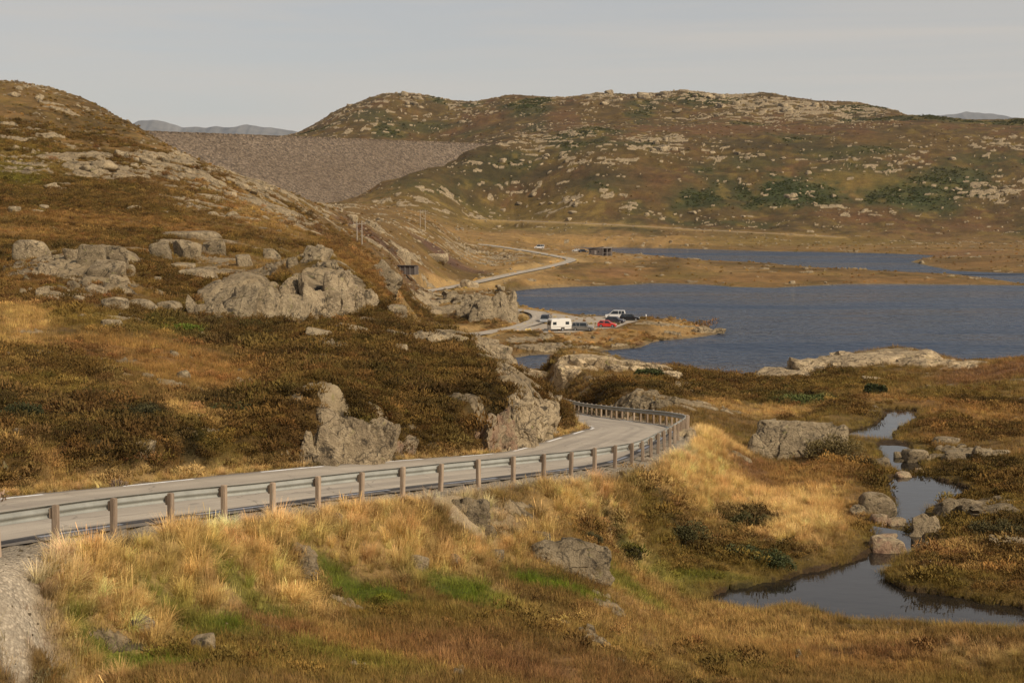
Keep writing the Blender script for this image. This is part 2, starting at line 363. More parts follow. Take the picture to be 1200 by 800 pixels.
for p in [
  # left hill, upper
  ('heather',120,140,130,22,.7),('olive',30,190,70,30,.6),('moss',15,205,40,16,.3),('heather',90,245,130,22,.8),('russet',130,262,160,9,.7),('brown',260,235,110,30,.6),('russet',60,275,80,10,.6),
  ('tan',330,255,90,16,.5),('russet',420,320,60,22,.8),('plum',440,292,70,9,.9),('plum',520,300,50,6,.9),('russet',500,318,50,14,.6),('tan',580,310,60,9,.7),('tan',430,245,50,8,.6),('plum',380,275,40,7,.7),
  ('heather',200,330,90,20,.7),('heather',60,330,90,30,.7),('russet',20,330,40,20,.5),('tan',240,322,60,4,.6),
  # left bench
  ('olive',130,378,90,14,.5),('moss',200,382,30,10,.5),('dark',250,390,110,18,.7),('heather',350,395,70,20,.8),('russet',180,420,130,22,.95),('russet',260,440,90,20,.9),('rust',110,412,60,8,.5),('tan',30,378,40,20,.8),('tan',20,400,40,12,.6),
  ('heather',60,425,90,20,.9),('heather',430,420,130,40,1),('heather',520,440,90,40,1),('dark',480,425,40,14,.4),('heather',330,470,90,30,.9),('olive',470,480,50,20,.5),('dark',130,490,110,22,.9),('dark',25,482,50,18,.9),('olive',60,452,60,10,.6),('tan',220,485,40,10,.9),('dark',270,480,40,20,.8),
  ('heather',300,500,50,20,.9),('olive',250,525,50,18,.8),('brown',60,540,90,20,.8),('tan',60,550,60,8,.7),('tan',20,515,40,14,.7),('russet',190,545,50,14,.6),('dark',180,535,25,12,.8),
  # valley
  ('tan',620,325,60,10,.9),('tan',700,300,70,8,.8),('russet',740,322,50,8,.8),('rust',720,318,30,5,.6),('tan',850,318,60,5,.5),('russet',900,325,80,5,.7),('russet',1050,329,60,3,.7),('olive',800,322,50,6,.6),('heather',790,318,30,5,.5),('russet',1150,308,50,6,.6),('heather',1130,305,40,3,.6),
  ('tan',620,275,130,12,.5),('olive',560,262,150,10,.5),('tan',760,282,160,8,.7),('olive',950,282,150,6,.7),('rust',1120,297,60,4,.6),('olive',640,240,100,14,.5),
  # far hills
  ('dark',520,205,80,16,.7),('heather',480,210,60,14,.6),('green',720,215,40,14,.9),('green',800,222,22,10,.9),('green',920,225,30,18,.9),('green',965,230,30,14,.8),('green',1080,240,50,10,.7),('green',1120,220,50,14,.6),('green',880,190,50,12,.5),('green',1000,200,60,10,.5),
  ('green',560,152,25,6,.6),('green',620,130,30,8,.7),('green',640,145,25,6,.6),('heather',700,130,40,12,.7),('russet',660,140,25,12,.8),('russet',560,142,40,10,.6),('russet',880,152,160,5,.9),('russet',760,215,60,20,.6),('russet',1000,250,60,12,.7),('rust',1150,262,60,10,.6),('rust',840,250,60,8,.5),('heather',470,130,40,10,.6),('russet',1000,165,60,8,.4),
  ('heather',720,180,80,12,.6),('heather',1050,170,100,14,.5),('olive',1000,215,60,14,.6),
  # middle right
  ('heather',720,458,90,14,1),('heather',840,455,90,14,.95),('dark',800,460,40,8,.4),('heather',930,455,80,10,.8),('rust',1150,440,60,12,.9),('rust',1190,430,30,10,.9),('olive',1000,450,80,10,.6),('green',930,470,50,8,.6),('russet',1110,478,90,16,.95),('russet',1170,490,60,14,.95),('tan',1030,470,30,6,.7),('tan',930,482,60,7,.8),('tan',860,478,50,7,.8),
  ('olive',1120,460,60,8,.6),('heather',1150,505,60,10,.7),('dark',1130,550,60,14,.7),('olive',1160,600,60,24,.8),('heather',1160,575,60,10,.7),('dark',1175,620,30,16,.6),('tan',1120,645,60,14,.8),('tan',1170,665,50,14,.7),('olive',1120,680,80,12,.8),('olive',1070,530,40,10,.6),('dark',960,545,40,8,.6),
  ('rock',60,108,90,9,.56),('rock',150,140,30,14,.52),('rock',60,200,80,24,.45),('rock',150,195,60,24,.58),('rock',220,205,50,18,.58),('rock',290,222,60,16,.56),('rock',350,250,60,18,.5),('rock',260,245,70,14,.38),('rock',40,160,50,20,.4),
  ('rock',70,310,70,34,.5),('rock',230,300,70,26,.45),('rock',340,310,60,24,.5),('rock',170,345,60,14,.4),('rock',470,262,50,8,.45),('rock',480,310,50,10,.45),('rock',560,300,60,10,.38),('rock',500,355,40,14,.35),
  ('rock',480,120,50,12,.5),('rock',420,140,50,20,.42),('rock',540,130,60,18,.42),('rock',690,116,50,9,.62),('rock',780,112,60,8,.7),('rock',850,118,60,10,.72),('rock',920,126,70,12,.74),('rock',1000,132,50,8,.64),('rock',880,138,120,5,.5),
  ('rock',640,170,70,14,.45),('rock',700,185,60,14,.42),('rock',770,172,46,14,.55),('rock',840,180,50,14,.4),('rock',560,195,50,10,.42),('rock',620,220,60,10,.4),('rock',660,240,50,7,.5),('rock',760,248,40,5,.45),('rock',880,215,40,10,.38),('rock',945,235,26,14,.6),('rock',1000,190,80,14,.36),('rock',1060,190,70,16,.36),('rock',1090,215,40,10,.4),('rock',1165,222,50,18,.6),('rock',1170,170,40,12,.5),('rock',1000,250,60,8,.38),('rock',870,262,80,4,.38),('rock',700,230,50,8,.4),('rock',540,240,60,8,.42),('rock',480,235,50,8,.42),
  ('rock',690,405,70,6,.5),('rock',800,385,40,8,.45),('rock',640,410,50,6,.5),('rock',585,358,24,16,.6),('rock',500,392,60,6,.5),
  ('rock',398,497,46,40,1,.15),('rock',452,512,26,16,.9,.3),('rock',566,494,40,18,.9,.3),('rock',616,482,42,26,1.0,.2),('rock',602,446,26,24,1.0,.25),('rock',574,414,24,16,1.0,.25),('rock',640,492,18,14,1.0,.2),
  ('rock',100,320,56,28,.66),('rock',285,348,56,24,.95,.3),('rock',385,340,48,32,.95,.3),('rock',590,360,24,16,.9),('rock',715,420,76,11,.75),('rock',660,432,40,8,.6),('rock',1040,418,90,10,.8),('rock',960,432,60,7,.7),('rock',1110,425,40,7,.6),('rock',930,520,60,14,.3),
  ('rock',650,400,60,8,.55),('rock',720,402,40,8,.5),('rock',770,395,50,8,.5),('rock',1140,600,40,14,.5),('rock',1115,540,50,10,.45),('rock',1090,620,24,20,.6),('rock',680,465,60,10,.45),('rock',770,474,60,8,.6),
  ('brown',420,275,60,44,.85,.3),('russet',440,316,40,12,.6),('plum',460,294,70,7,.9),('rock',380,245,40,8,.4),('rock',465,285,40,8,.4),
  ('green',930,225,60,20,.8),('green',820,232,30,10,.8),('green',1060,228,60,14,.7),('green',1120,205,60,12,.7),('green',990,178,70,8,.6),('green',1150,185,50,10,.6),('dark',700,205,60,12,.6),('dark',600,205,60,10,.6),('green',500,150,50,8,.6),('green',430,135,30,8,.5),('dark',900,170,90,8,.6),('green',880,262,40,5,.6),
  # grassy bank
  ('tan',880,600,140,60,.8),('straw',800,540,90,40,1),('straw',870,600,90,40,.9),('straw',930,610,60,30,.8),('straw',700,590,120,34,.9),('straw',845,518,40,16,1),('straw',960,600,50,40,.7),('rust',890,556,36,16,1),('russet',950,560,70,20,.8),('russet',1000,590,30,30,.5),
  ('dark',790,628,60,20,1),('dark',880,612,40,14,.9),('dark',735,650,40,14,.9),('dark',900,655,56,16,1),('heather',700,636,40,12,.8),('heather',850,635,50,16,.7),('olive',820,665,110,18,.8),('moss',850,680,80,10,.7),('moss',780,680,60,9,.6),('dark',820,640,20,8,.6),
  ('straw',420,620,150,36,1),('straw',260,650,140,50,1),('straw',110,700,90,60,1),('straw',330,640,90,40,1),('straw',560,610,70,26,.7),('tan',600,650,60,20,.6),('olive',590,620,40,16,.6),
  # bog at the foot
  ('moss',420,692,60,14,.95),('moss',540,690,70,16,.95),('moss',260,715,130,18,.9),('moss',130,765,80,22,.9),('moss',640,680,60,10,.8),('moss',720,680,60,10,.6),('olive',480,720,160,16,.6),
  ('rust',340,735,70,16,.9),('russet',460,760,160,20,.8),('rust',560,770,120,20,.8),('olive',200,760,90,22,.7),('olive',400,780,90,16,.5),('rust',700,785,150,18,.5),('olive',640,730,80,16,.6),('dark',630,712,36,9,.6),('tan',800,725,150,18,.6),('tan',740,740,80,20,.5),('russet',1000,770,150,18,.8),('rust',1080,760,120,12,.7),('tan',980,750,110,8,.7),('olive',860,780,80,14,.5),('straw',1150,770,60,12,.4),
  ('straw',590,695,20,8,.5),
  # gravel and bare ground
  ('gravel',0,710,40,80,1,.3),('gravel',50,655,70,11,1,.3),('gravel',500,585,90,10,.8,.4),('gravel',560,592,60,12,.6),('gravel',790,522,22,8,.8),
  ('gravel',660,388,60,10,.5),('tan',700,396,100,12,.8),('tan',800,382,40,10,.7),('rock',830,387,14,6,.6),('rock',640,408,60,5,.3),
  # bedrock
  ('rock',720,424,60,9,.55),('rock',690,418,30,5,.5),('rock',1030,422,80,10,.5),('rock',960,432,60,6,.4),('rock',1085,418,40,6,.5),('rock',770,470,60,8,.5),('tan',660,418,30,6,.5),
  ('rock',100,305,60,30,.35),('rock',280,345,60,26,.4),('rock',390,330,50,34,.5),('rock',150,190,50,14,.35),('rock',110,105,50,7,.4),('rock',190,195,40,14,.3),
  ('rock',470,118,20,8,.4),('rock',820,116,20,5,.6),('rock',900,125,80,9,.35),('rock',770,172,30,10,.3),('rock',950,235,22,10,.35),('rock',1170,225,40,16,.35),('rock',640,150,60,6,.2)]:
    patch(*p)
rn_ = int(np.argmin(np.abs(full[:, 1] - 150)))
# roadside: straw verges, earth along the asphalt
RA = np.abs(ROADD)
HWG = np.interp(GY, full[:rn_, 1], HW[:rn_]); RE = RA - HWG      # metres outside the asphalt edge
HE = np.where(bogz & (GX / GY * F + 600 < 660), HE * .25, HE)
vn = perlin(GX / 1.5, GY / 1.5, 501) * .35
verge = (1 - sstep(.6, 1.1, np.abs(RE - .45) * 1.4 + vn * .5)) * (GY < 140)
left = (ROADD > 0)
w = verge * left * (RE > .2)
COL += (PAL['straw'] * .9 - COL) * (w * .9)[..., None]; GR = np.maximum(GR, w * .9); HE *= 1 - w
bx0 = GX / GY * F + 600
bankr = sstep(1.1, 1.6, RE + vn) * (1 - sstep(np.interp(bx0, [150, 260, 420, 520, 640, 700], [3.3, 2.5, 2.3, 3.7, 3.0, 1.0]), np.interp(bx0, [150, 260, 420, 520, 640, 700], [4.3, 3.5, 3.3, 4.7, 4.0, 1.9]), RE + vn * 2.2)) * (ROADD < 0) * (GY < 82)
bx = (GX / GY * F + 600); bankr = bankr * sstep(20, 75, bx + vn * 110) * (1 - .75 * sstep(470, 520, bx) * (1 - sstep(600, 660, bx)) * (RE < 2.9))
COL += (PAL['straw'] * .95 - COL) * (bankr * .85)[..., None]; GR = np.maximum(GR, bankr); HE *= 1 - bankr; GRAV *= 1 - bankr
lg = (1 - sstep(36, 66, bx + vn * 90)) * (GY < 31) * (GY + vn * 1.5 > 26.0) * (ROADD < 0) * (RE > .3) * (1 - bankr)
COL += (PAL['gravel'] - COL) * lg[..., None]; GRAV = np.maximum(GRAV, lg); HE *= 1 - lg; SH *= 1 - lg; GR *= 1 - lg
GR = np.maximum(GR, .5 * lg * (perlin(GX / .8, GY / .8, 511) > .42))
hb = (ROADD > 0) * sstep(.55, .95, RE + vn * .6) * (1 - sstep(6, 9, RE)) * np.maximum(sstep(230, 330, bx + 120 * n3), .85 * sstep(-.1, .25, n3 + .5 * n2)) * (GY < 80)
COL += (PAL['heather'] - COL) * (hb * .8)[..., None]; HE = np.maximum(HE, hb * .9); GR *= 1 - hb * .9
for p in [('moss',420,694,70,15,.85),('moss',540,690,80,15,.8),('moss',300,706,60,14,.7),('moss',230,728,60,14,.7),('moss',150,775,80,12,.9),('moss',650,684,70,8,.8),('moss',730,682,60,8,.6),('olive',450,716,120,12,.6),('rust',330,738,60,14,.45),('rust',520,735,80,12,.3),('olive',300,770,90,14,.6),('moss',420,775,90,10,.4),('tan',700,745,120,14,.5),('olive',760,770,120,12,.4),('rust',640,790,90,8,.6)]: patch(*p)
near_g = (1 - sstep(np.where(left, .12, .8) + vn * .5, np.where(left, .4, 1.4) + vn * .5, RE)) * (GY < 140)
COL += (PAL['gravel'] * np.where(left, .45, .75)[..., None] - COL) * near_g[..., None]; GRAV = np.maximum(GRAV, near_g); GR *= 1 - near_g; HE *= 1 - near_g; SH *= 1 - near_g
far_v = (1 - sstep(4, 11, RA)) * (GY > 250)
COL += (PAL['straw'] - COL) * (far_v * .6)[..., None]
# shore: wet stones, dark banks
full_s = np.full(GX.shape, 99.0); full_s[r0:r1] = LSD
sh_ = (1 - sstep(.2, 2.6, np.abs(full_s)))
COL += (PAL['rock'] * .55 - COL) * (sh_ * .7)[..., None]
full_p = np.full(GX.shape, 99.0); full_p[q0:q1] = SSD
pb = 1 - sstep(.0, .45, full_p)
COL += (PAL['peat'] - COL) * (pb * .8)[..., None]
pm = (1 - sstep(.3, 1.6, full_p)) * (full_p > .1)
COL += (PAL['olive'] - COL) * (pm * .6)[..., None]
HE *= sstep(.3, 1.3, full_p)
for a_ in (HE, GR, SH): a_[(full_s < .4)] = 0; a_[(full_p < .12)] = 0; a_[(RA < 3.0) & (GY > 200)] = 0
lotfull = np.full(GX.shape, 99.0); lotfull[l0:l1] = sl_
for a_ in (HE, GR, SH): a_[lotfull < 1] = 0

# heather and scrub are never one brown: bush-sized and drift-sized changes
hv = HE * (GY < 450)
k1 = fbm(GX, GY, 1.7, 4, 801); k2 = fbm(GX, GY, 6.5, 4, 802)
COL *= (1 + hv * np.clip(.38 * k1 + .25 * k2, -.45, .6))[..., None]
COL += (PAL['olive'] * .85 - COL) * (hv * .4 * sstep(.12, .5, k2))[..., None]
COL += (PAL['dark'] * .8 - COL) * (hv * .6 * sstep(.15, .5, fbm(GX, GY, 3.2, 4, 803)))[..., None]
COL += (PAL['russet'] - COL) * (hv * .3 * sstep(.25, .55, fbm(GX, GY, 4.1, 4, 804)))[..., None]
# bedrock: exposed where the mapped rock areas meet a rough noise; stepped joints give it relief
LAMR = np.where(GY < 70, 1.3, np.where(GY < 200, 3.0, np.where(GY < 600, 6.0, 8.0)))
U1, U2 = (GX + .35 * GZ) / LAMR, (GY + 1.2 * GZ) / LAMR
nr1 = fbm(U1, U2, 1.9, 5, 701, .6)
ROCKV = sstep(.43, .55, ROCK * np.where(GY > 900, .84, 1.0) + nr1 * .62 * (1 - .75 * sstep(.8, 1, ROCK)))
ROCKV *= (RA > 2.9) * sstep(.2, 1.5, full_s) * sstep(.1, .5, full_p)
def cells(u, v, seed):
    iu, iv = np.floor(u), np.floor(v); b1 = np.full(u.shape, 9.0); b2 = np.full(u.shape, 9.0); val = np.zeros(u.shape)
    for du in (-1, 0, 1):
        for dv_ in (-1, 0, 1):
            h = _hash(iu + du, iv + dv_, seed); x = iu + du + (h & 0xff) / 256.; y = iv + dv_ + ((h >> 8) & 0xff) / 256.
            d = np.hypot(u - x, v - y); n_ = d < b1; b2 = np.where(n_, b1, np.minimum(b2, d)); b1 = np.where(n_, d, b1)
            val = np.where(n_, ((h >> 16) & 0xff) / 256. + .5 * (u - x) * (((h >> 24) & 0xf) / 8. - 1), val)
    return val, b2 - b1
cv_, cg_ = cells(U1 * .8 + .3 * nr1, U2 * .55, 711); cv2, cg2 = cells(U1 * 2.1, U2 * 1.7, 712)
GZ += np.where((GY > 120) & (GY < 245), .25, .55) * ROCKV * LAMR * (.06 + .20 * cv_ - .12 * (1 - sstep(0, .1, cg_)) + .07 * cv2 - .04 * (1 - sstep(0, .12, cg2)))
GE = (GZ - CAMZ) / GY; GEmax = np.maximum.accumulate(GE, axis=0)
HE *= 1 - ROCKV; GR *= 1 - ROCKV; SH *= 1 - ROCKV

# ------------------------------------------------------------------ materials
def newmat(name):
    m = bpy.data.materials.new(name); m.use_nodes = True
    nt = m.node_tree; b = nt.nodes['Principled BSDF']
    b.inputs['Roughness'].default_value = .9; b.inputs['Specular IOR Level'].default_value = .15
    return m, nt, b
def nd_(nt, typ, **kw):
    n = nt.nodes.new(typ)
    for k, v in kw.items():
        if k in n.inputs: n.inputs[k].default_value = v
        else: setattr(n, k, v)
    return n
def noise(nt, vec, scale, detail=5, rough=.6, dist=0):
    n = nd_(nt, 'ShaderNodeTexNoise'); n.inputs['Scale'].default_value = scale; n.inputs['Detail'].default_value = detail
    n.inputs['Roughness'].default_value = rough; n.inputs['Distortion'].default_value = dist
    if vec is not None: nt.links.new(vec, n.inputs['Vector'])
    return n.outputs['Fac']
def ramp(nt, fac, *stops):
    r = nd_(nt, 'ShaderNodeValToRGB'); e = r.color_ramp.elements
    while len(e) < len(stops): e.new(.5)
    for i, (p, c) in enumerate(stops):
        e[i].position = p; e[i].color = (c, c, c, 1) if np.isscalar(c) else (*c, 1)
    nt.links.new(fac, r.inputs[0]); return r.outputs[0]
def mixc(nt, fac, a, b, mode='MIX'):
    m = nd_(nt, 'ShaderNodeMix', data_type='RGBA', blend_type=mode)
    for s, v in ((m.inputs[0], fac), (m.inputs[6], a), (m.inputs[7], b)):
        if isinstance(v, bpy.types.NodeSocket): nt.links.new(v, s)
        elif np.isscalar(v): s.default_value = v
        else: s.default_value = (*v, 1) if len(v) == 3 else v
    return m.outputs[2]
def math_(nt, op, a, b=None, clamp=False):
    m = nd_(nt, 'ShaderNodeMath', operation=op, use_clamp=clamp)
    for s, v in ((m.inputs[0], a), (m.inputs[1], b)):
        if v is None: continue
        if isinstance(v, bpy.types.NodeSocket): nt.links.new(v, s)
        else: s.default_value = v
    return m.outputs[0]
def attr(nt, name, typ='GEOMETRY'):
    n = nd_(nt, 'ShaderNodeAttribute', attribute_name=name); n.attribute_type = typ
    return n
def objco(nt): return nd_(nt, 'ShaderNodeTexCoord').outputs['Object']
def bump(nt, b, h, dist, strength=1.0):
    n = nd_(nt, 'ShaderNodeBump'); n.inputs['Distance'].default_value = dist; n.inputs['Strength'].default_value = strength
    nt.links.new(h, n.inputs['Height']); nt.links.new(n.outputs[0], b.inputs['Normal'])

def rock_colour(nt, co, scale=1.0, rnd=None):
    """lichen-covered gneiss: warm grey with pale and dark blotches, seams and yellow-green crusts"""
    n_a = noise(nt, co, .9 * scale, 7, .62); n_b = noise(nt, co, 4 * scale, 6, .7); n_c = noise(nt, co, 14 * scale, 4, .7); n_d = noise(nt, co, 1.7 * scale, 5, .65, .6)
    c = ramp(nt, n_a, (.3, (.145, .114, .074)), (.46, (.27, .214, .138)), (.66, (.385, .31, .20)))
    c = mixc(nt, ramp(nt, n_b, (.50, 0), (.68, .7)), c, (.45, .37, .25))
    c = mixc(nt, ramp(nt, n_d, (.57, 0), (.64, .85)), c, (.055, .047, .036))
    c = mixc(nt, ramp(nt, n_c, (.60, 0), (.70, .6)), c, (.07, .06, .045))
    c = mixc(nt, ramp(nt, noise(nt, co, 2.6 * scale, 6, .7), (.60, 0), (.68, .7)), c, (.25, .235, .085))
    for sc_, di_, w_ in ((.75, 1.2, .75), (2.3, .8, .55)):       # open cracks
        c = mixc(nt, ramp(nt, noise(nt, co, sc_ * scale, 3, .5, di_), (.482, 0), (.5, w_), (.518, 0)), c, (.035, .029, .022))
    return c, n_a, n_b, n_c
M = {}
def rock_mat(name, scale=1.0, moss=True, tint=None, pink=0):
    m, nt, b = newmat(name)
    tc = nd_(nt, 'ShaderNodeTexCoord'); oi = nd_(nt, 'ShaderNodeObjectInfo')
    vm = nd_(nt, 'ShaderNodeVectorMath', operation='ADD'); nt.links.new(tc.outputs['Object'], vm.inputs[0])
    sc_ = nd_(nt, 'ShaderNodeVectorMath', operation='SCALE'); nt.links.new(oi.outputs['Location'], sc_.inputs[0]); sc_.inputs['Scale'].default_value = 3.7
    nt.links.new(sc_.outputs[0], vm.inputs[1]); co = vm.outputs[0]
    c, na_, nb_, nc_ = rock_colour(nt, co, scale)
    if pink: c = mixc(nt, ramp(nt, noise(nt, co, 1.4, 3), (.42, 0), (.6, pink)), c, (.30, .17, .115))
    if tint is not None: c = mixc(nt, 1.0, c, tint, 'MULTIPLY')
    br = math_(nt, 'MULTIPLY_ADD', oi.outputs['Random'], .45); nt.nodes[-1].inputs[2].default_value = .78
    c = mixc(nt, 1.0, c, br, 'MULTIPLY')
    if moss:
        g = nd_(nt, 'ShaderNodeNewGeometry'); sx = nd_(nt, 'ShaderNodeSeparateXYZ'); nt.links.new(g.outputs['Normal'], sx.inputs[0])
        up = math_(nt, 'MULTIPLY', ramp(nt, sx.outputs[2], (.55, 0), (.85, 1)), ramp(nt, noise(nt, co, 1.3, 6, .7), (.55, 0), (.62, 1)))
        c = mixc(nt, math_(nt, 'MULTIPLY', up, .85), c, (.085, .055, .02))
    nt.links.new(c, b.inputs['Base Color'])
    h = math_(nt, 'ADD', math_(nt, 'MULTIPLY', na_, .8), math_(nt, 'ADD', nb_, math_(nt, 'MULTIPLY', nc_, .5)))
    bump(nt, b, h, .20 / scale)
    return m
M['rock'] = rock_mat('lichen_rock', 1.0, True, (.95, .91, .84)); M['rock_pale'] = rock_mat('pale_rock', .6, True, (1.6, 1.5, 1.36)); M['rock_fine'] = rock_mat('lichen_rock_near', 2.0, True, (.78, .74, .68)); M['rock_bare'] = rock_mat('bare_rock', .8, True, (.98, .93, .86)); M['rock_pink'] = rock_mat('reddish_rock', 1.5, False, (1, .95, .88), .55)

# ground
m, nt, b = newmat('moorland')
co = objco(nt); al = attr(nt, 'albedo').outputs['Color']; rk = attr(nt, 'rocky').outputs['Fac']; gvl = attr(nt, 'gravelly').outputs['Fac']
nA = noise(nt, co, .22, 8, .7); nB = noise(nt, co, 1.6, 8, .72); nC = noise(nt, co, 9, 5, .7); nD = noise(nt, co, .7, 6, .7, .5)
c = mixc(nt, ramp(nt, nA, (.42, 0), (.62, .45)), al, mixc(nt, 1.0, al, (.55, .52, .5), 'MULTIPLY'))
c = mixc(nt, ramp(nt, nD, (.50, 0), (.66, .55)), c, mixc(nt, 1.0, al, (1.4, 1.36, 1.22), 'MULTIPLY'))
c = mixc(nt, ramp(nt, nB, (.50, 0), (.62, .6)), c, mixc(nt, 1.0, al, (.55, .54, .5), 'MULTIPLY'))
c = mixc(nt, ramp(nt, nC, (.52, 0), (.68, .4)), c, mixc(nt, 1.0, al, (1.4, 1.36, 1.25), 'MULTIPLY'))
vst = nd_(nt, 'ShaderNodeTexVoronoi'); vst.inputs['Scale'].default_value = 17; nt.links.new(co, vst.inputs['Vector'])
pvs = nd_(nt, 'ShaderNodeSeparateColor'); nt.links.new(vst.outputs['Color'], pvs.inputs[0]); gc = mixc(nt, 1.0, al, ramp(nt, pvs.outputs[0], (0, .62), (.75, 1.0), (1, 1.25)), 'MULTIPLY'); gc = mixc(nt, ramp(nt, vst.outputs['Distance'], (.45, 0), (.8, .6)), gc, mixc(nt, 1.0, al, (.5, .48, .46), 'MULTIPLY')); gc = mixc(nt, ramp(nt, nB, (.45, 0), (.65, .5)), gc, mixc(nt, 1.0, al, (.7, .68, .66), 'MULTIPLY'))
nE = noise(nt, co, .06, 12, .78, .3); nF = noise(nt, co, .35, 8, .75)
c = mixc(nt, 1.0, c, ramp(nt, nE, (.34, .62), (.5, 1.0), (.64, 1.32)), 'MULTIPLY')
c = mixc(nt, ramp(nt, nF, (.56, 0), (.63, .65)), c, mixc(nt, 1.0, al, (.5, .5, .47), 'MULTIPLY'))
c = mixc(nt, gvl, c, gc)
rc, ra_, rb_, rc_ = rock_colour(nt, co, .35); rc = mixc(nt, 1.0, rc, (.92, .86, .76), 'MULTIPLY')
rmask = ramp(nt, math_(nt, 'ADD', rk, math_(nt, 'MULTIPLY', math_(nt, 'SUBTRACT', nB, .5), .7)), (.44, 0), (.56, 1))
c = mixc(nt, rmask, c, rc)
nt.links.new(c, b.inputs['Base Color'])
h = math_(nt, 'ADD', math_(nt, 'MULTIPLY', nA, 1.2), math_(nt, 'ADD', math_(nt, 'MULTIPLY', nB, .55), math_(nt, 'MULTIPLY', nC, .14)))
h = math_(nt, 'ADD', h, math_(nt, 'MULTIPLY', rmask, .25))
h = math_(nt, 'MULTIPLY', math_(nt, 'SUBTRACT', h, .95), math_(nt, 'SUBTRACT', 1.0, math_(nt, 'MULTIPLY', gvl, .75)))
h = math_(nt, 'ADD', h, math_(nt, 'MULTIPLY', math_(nt, 'SUBTRACT', .4, vst.outputs['Distance']), math_(nt, 'MULTIPLY', gvl, .05)))
bump(nt, b, h, .8, .9); M['ground'] = m

# asphalt
m, nt, b = newmat('worn_asphalt'); co = objco(nt)
c = ramp(nt, noise(nt, co, .5, 6, .65), (.3, (.35, .295, .225)), (.7, (.45, .385, .295)))
c = mixc(nt, ramp(nt, noise(nt, co, 40, 3, .8), (.35, 0), (.7, .5)), c, (.2, .175, .15))
along = attr(nt, 'UVMap'); 
uv = nd_(nt, 'ShaderNodeUVMap', uv_map='lane'); mp = nd_(nt, 'ShaderNodeMapping'); mp.inputs['Scale'].default_value = (9, .06, 1); nt.links.new(uv.outputs[0], mp.inputs[0])
c = mixc(nt, ramp(nt, noise(nt, mp.outputs[0], 1.0, 4, .6), (.42, 0), (.62, .6)), c, (.21, .18, .145))
mp2 = nd_(nt, 'ShaderNodeMapping'); mp2.inputs['Scale'].default_value = (2.5, .35, 1); nt.links.new(uv.outputs[0], mp2.inputs[0])
c = mixc(nt, ramp(nt, noise(nt, mp2.outputs[0], 1.0, 3, .6, 1.0), (.66, 0), (.69, .7)), c, (.11, .098, .085))
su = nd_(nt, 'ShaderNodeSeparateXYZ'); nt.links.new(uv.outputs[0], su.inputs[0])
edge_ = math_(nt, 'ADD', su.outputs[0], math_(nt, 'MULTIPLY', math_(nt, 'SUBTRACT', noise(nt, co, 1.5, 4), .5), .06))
c = mixc(nt, ramp(nt, edge_, (.075, .8), (.11, 0)), c, (.115, .098, .08))  # rail side: darker asphalt edge, with the guardrail's shadow painted into it
c = mixc(nt, ramp(nt, edge_, (.955, 0), (.985, .7)), c, (.13, .11, .09))
cr = nd_(nt, 'ShaderNodeTexVoronoi', feature='DISTANCE_TO_EDGE'); cr.inputs['Scale'].default_value = .33
wv = nd_(nt, 'ShaderNodeVectorMath', operation='ADD'); nzv = nd_(nt, 'ShaderNodeTexNoise'); nzv.inputs['Scale'].default_value = 1.2; nt.links.new(co, nzv.inputs['Vector']); nt.links.new(co, wv.inputs[0]); nt.links.new(nzv.outputs['Color'], wv.inputs[1]); nt.links.new(wv.outputs[0], cr.inputs['Vector'])
c = mixc(nt, ramp(nt, cr.outputs['Distance'], (0, .55), (.012, 0)), c, (.10, .085, .07))
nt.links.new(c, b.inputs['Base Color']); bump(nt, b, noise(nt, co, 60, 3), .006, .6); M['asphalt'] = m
m, nt, b = newmat('gravel_surface'); co = objco(nt)
c = ramp(nt, noise(nt, co, .4, 6, .7), (.3, (.27, .22, .165)), (.7, (.40, .34, .26)))
c = mixc(nt, ramp(nt, noise(nt, co, 6, 4, .8), (.4, 0), (.7, .5)), c, (.2, .165, .12))
nt.links.new(c, b.inputs['Base Color']); bump(nt, b, noise(nt, co, 8, 5), .05); M['gravel'] = m
def plain(name, col_, rough=.6, metal=0, spec=.4, var=.0, vs=6):
    m, nt, b = newmat(name); b.inputs['Roughness'].default_value = rough; b.inputs['Metallic'].default_value = metal; b.inputs['Specular IOR Level'].default_value = spec
    if var:
        c = mixc(nt, ramp(nt, noise(nt, objco(nt), vs, 5, .7), (.35, 0), (.7, 1)), tuple(x * (1 - var) for x in col_), tuple(min(1, x * (1 + var)) for x in col_)); nt.links.new(c, b.inputs['Base Color'])
    else:
        c = mixc(nt, noise(nt, objco(nt), vs, 3), tuple(x * .95 for x in col_), tuple(min(1, x * 1.05) for x in col_)); nt.links.new(c, b.inputs['Base Color'])
    M[name] = m; return m
plain('white_line', (.74, .71, .66), .8, 0, .2, .25, 3)
def water_mat(name, base, amp, sc, rough, dist, det=5):
    m, nt, b = newmat(name); co = objco(nt)
    b.inputs['Base Color'].default_value = (*base, 1); b.inputs['Roughness'].default_value = rough; b.inputs['Specular IOR Level'].default_value = .5; b.inputs['IOR'].default_value = 1.33
    mp = nd_(nt, 'ShaderNodeMapping'); mp.inputs['Scale'].default_value = (sc, sc * 1.6, sc); mp.inputs['Rotation'].default_value = (0, 0, .35); nt.links.new(co, mp.inputs[0])
    h = math_(nt, 'ADD', noise(nt, mp.outputs[0], 1.0, det, .5), math_(nt, 'MULTIPLY', noise(nt, mp.outputs[0], .2, 3), 1.6))
    bump(nt, b, h, dist, amp); M[name] = m; return m
water_mat('lake_water', (.014, .029, .058), 1.0, .40, .2, 1.2, 2); M['lake_water'].node_tree.nodes['Principled BSDF'].inputs['Specular IOR Level'].default_value = .3
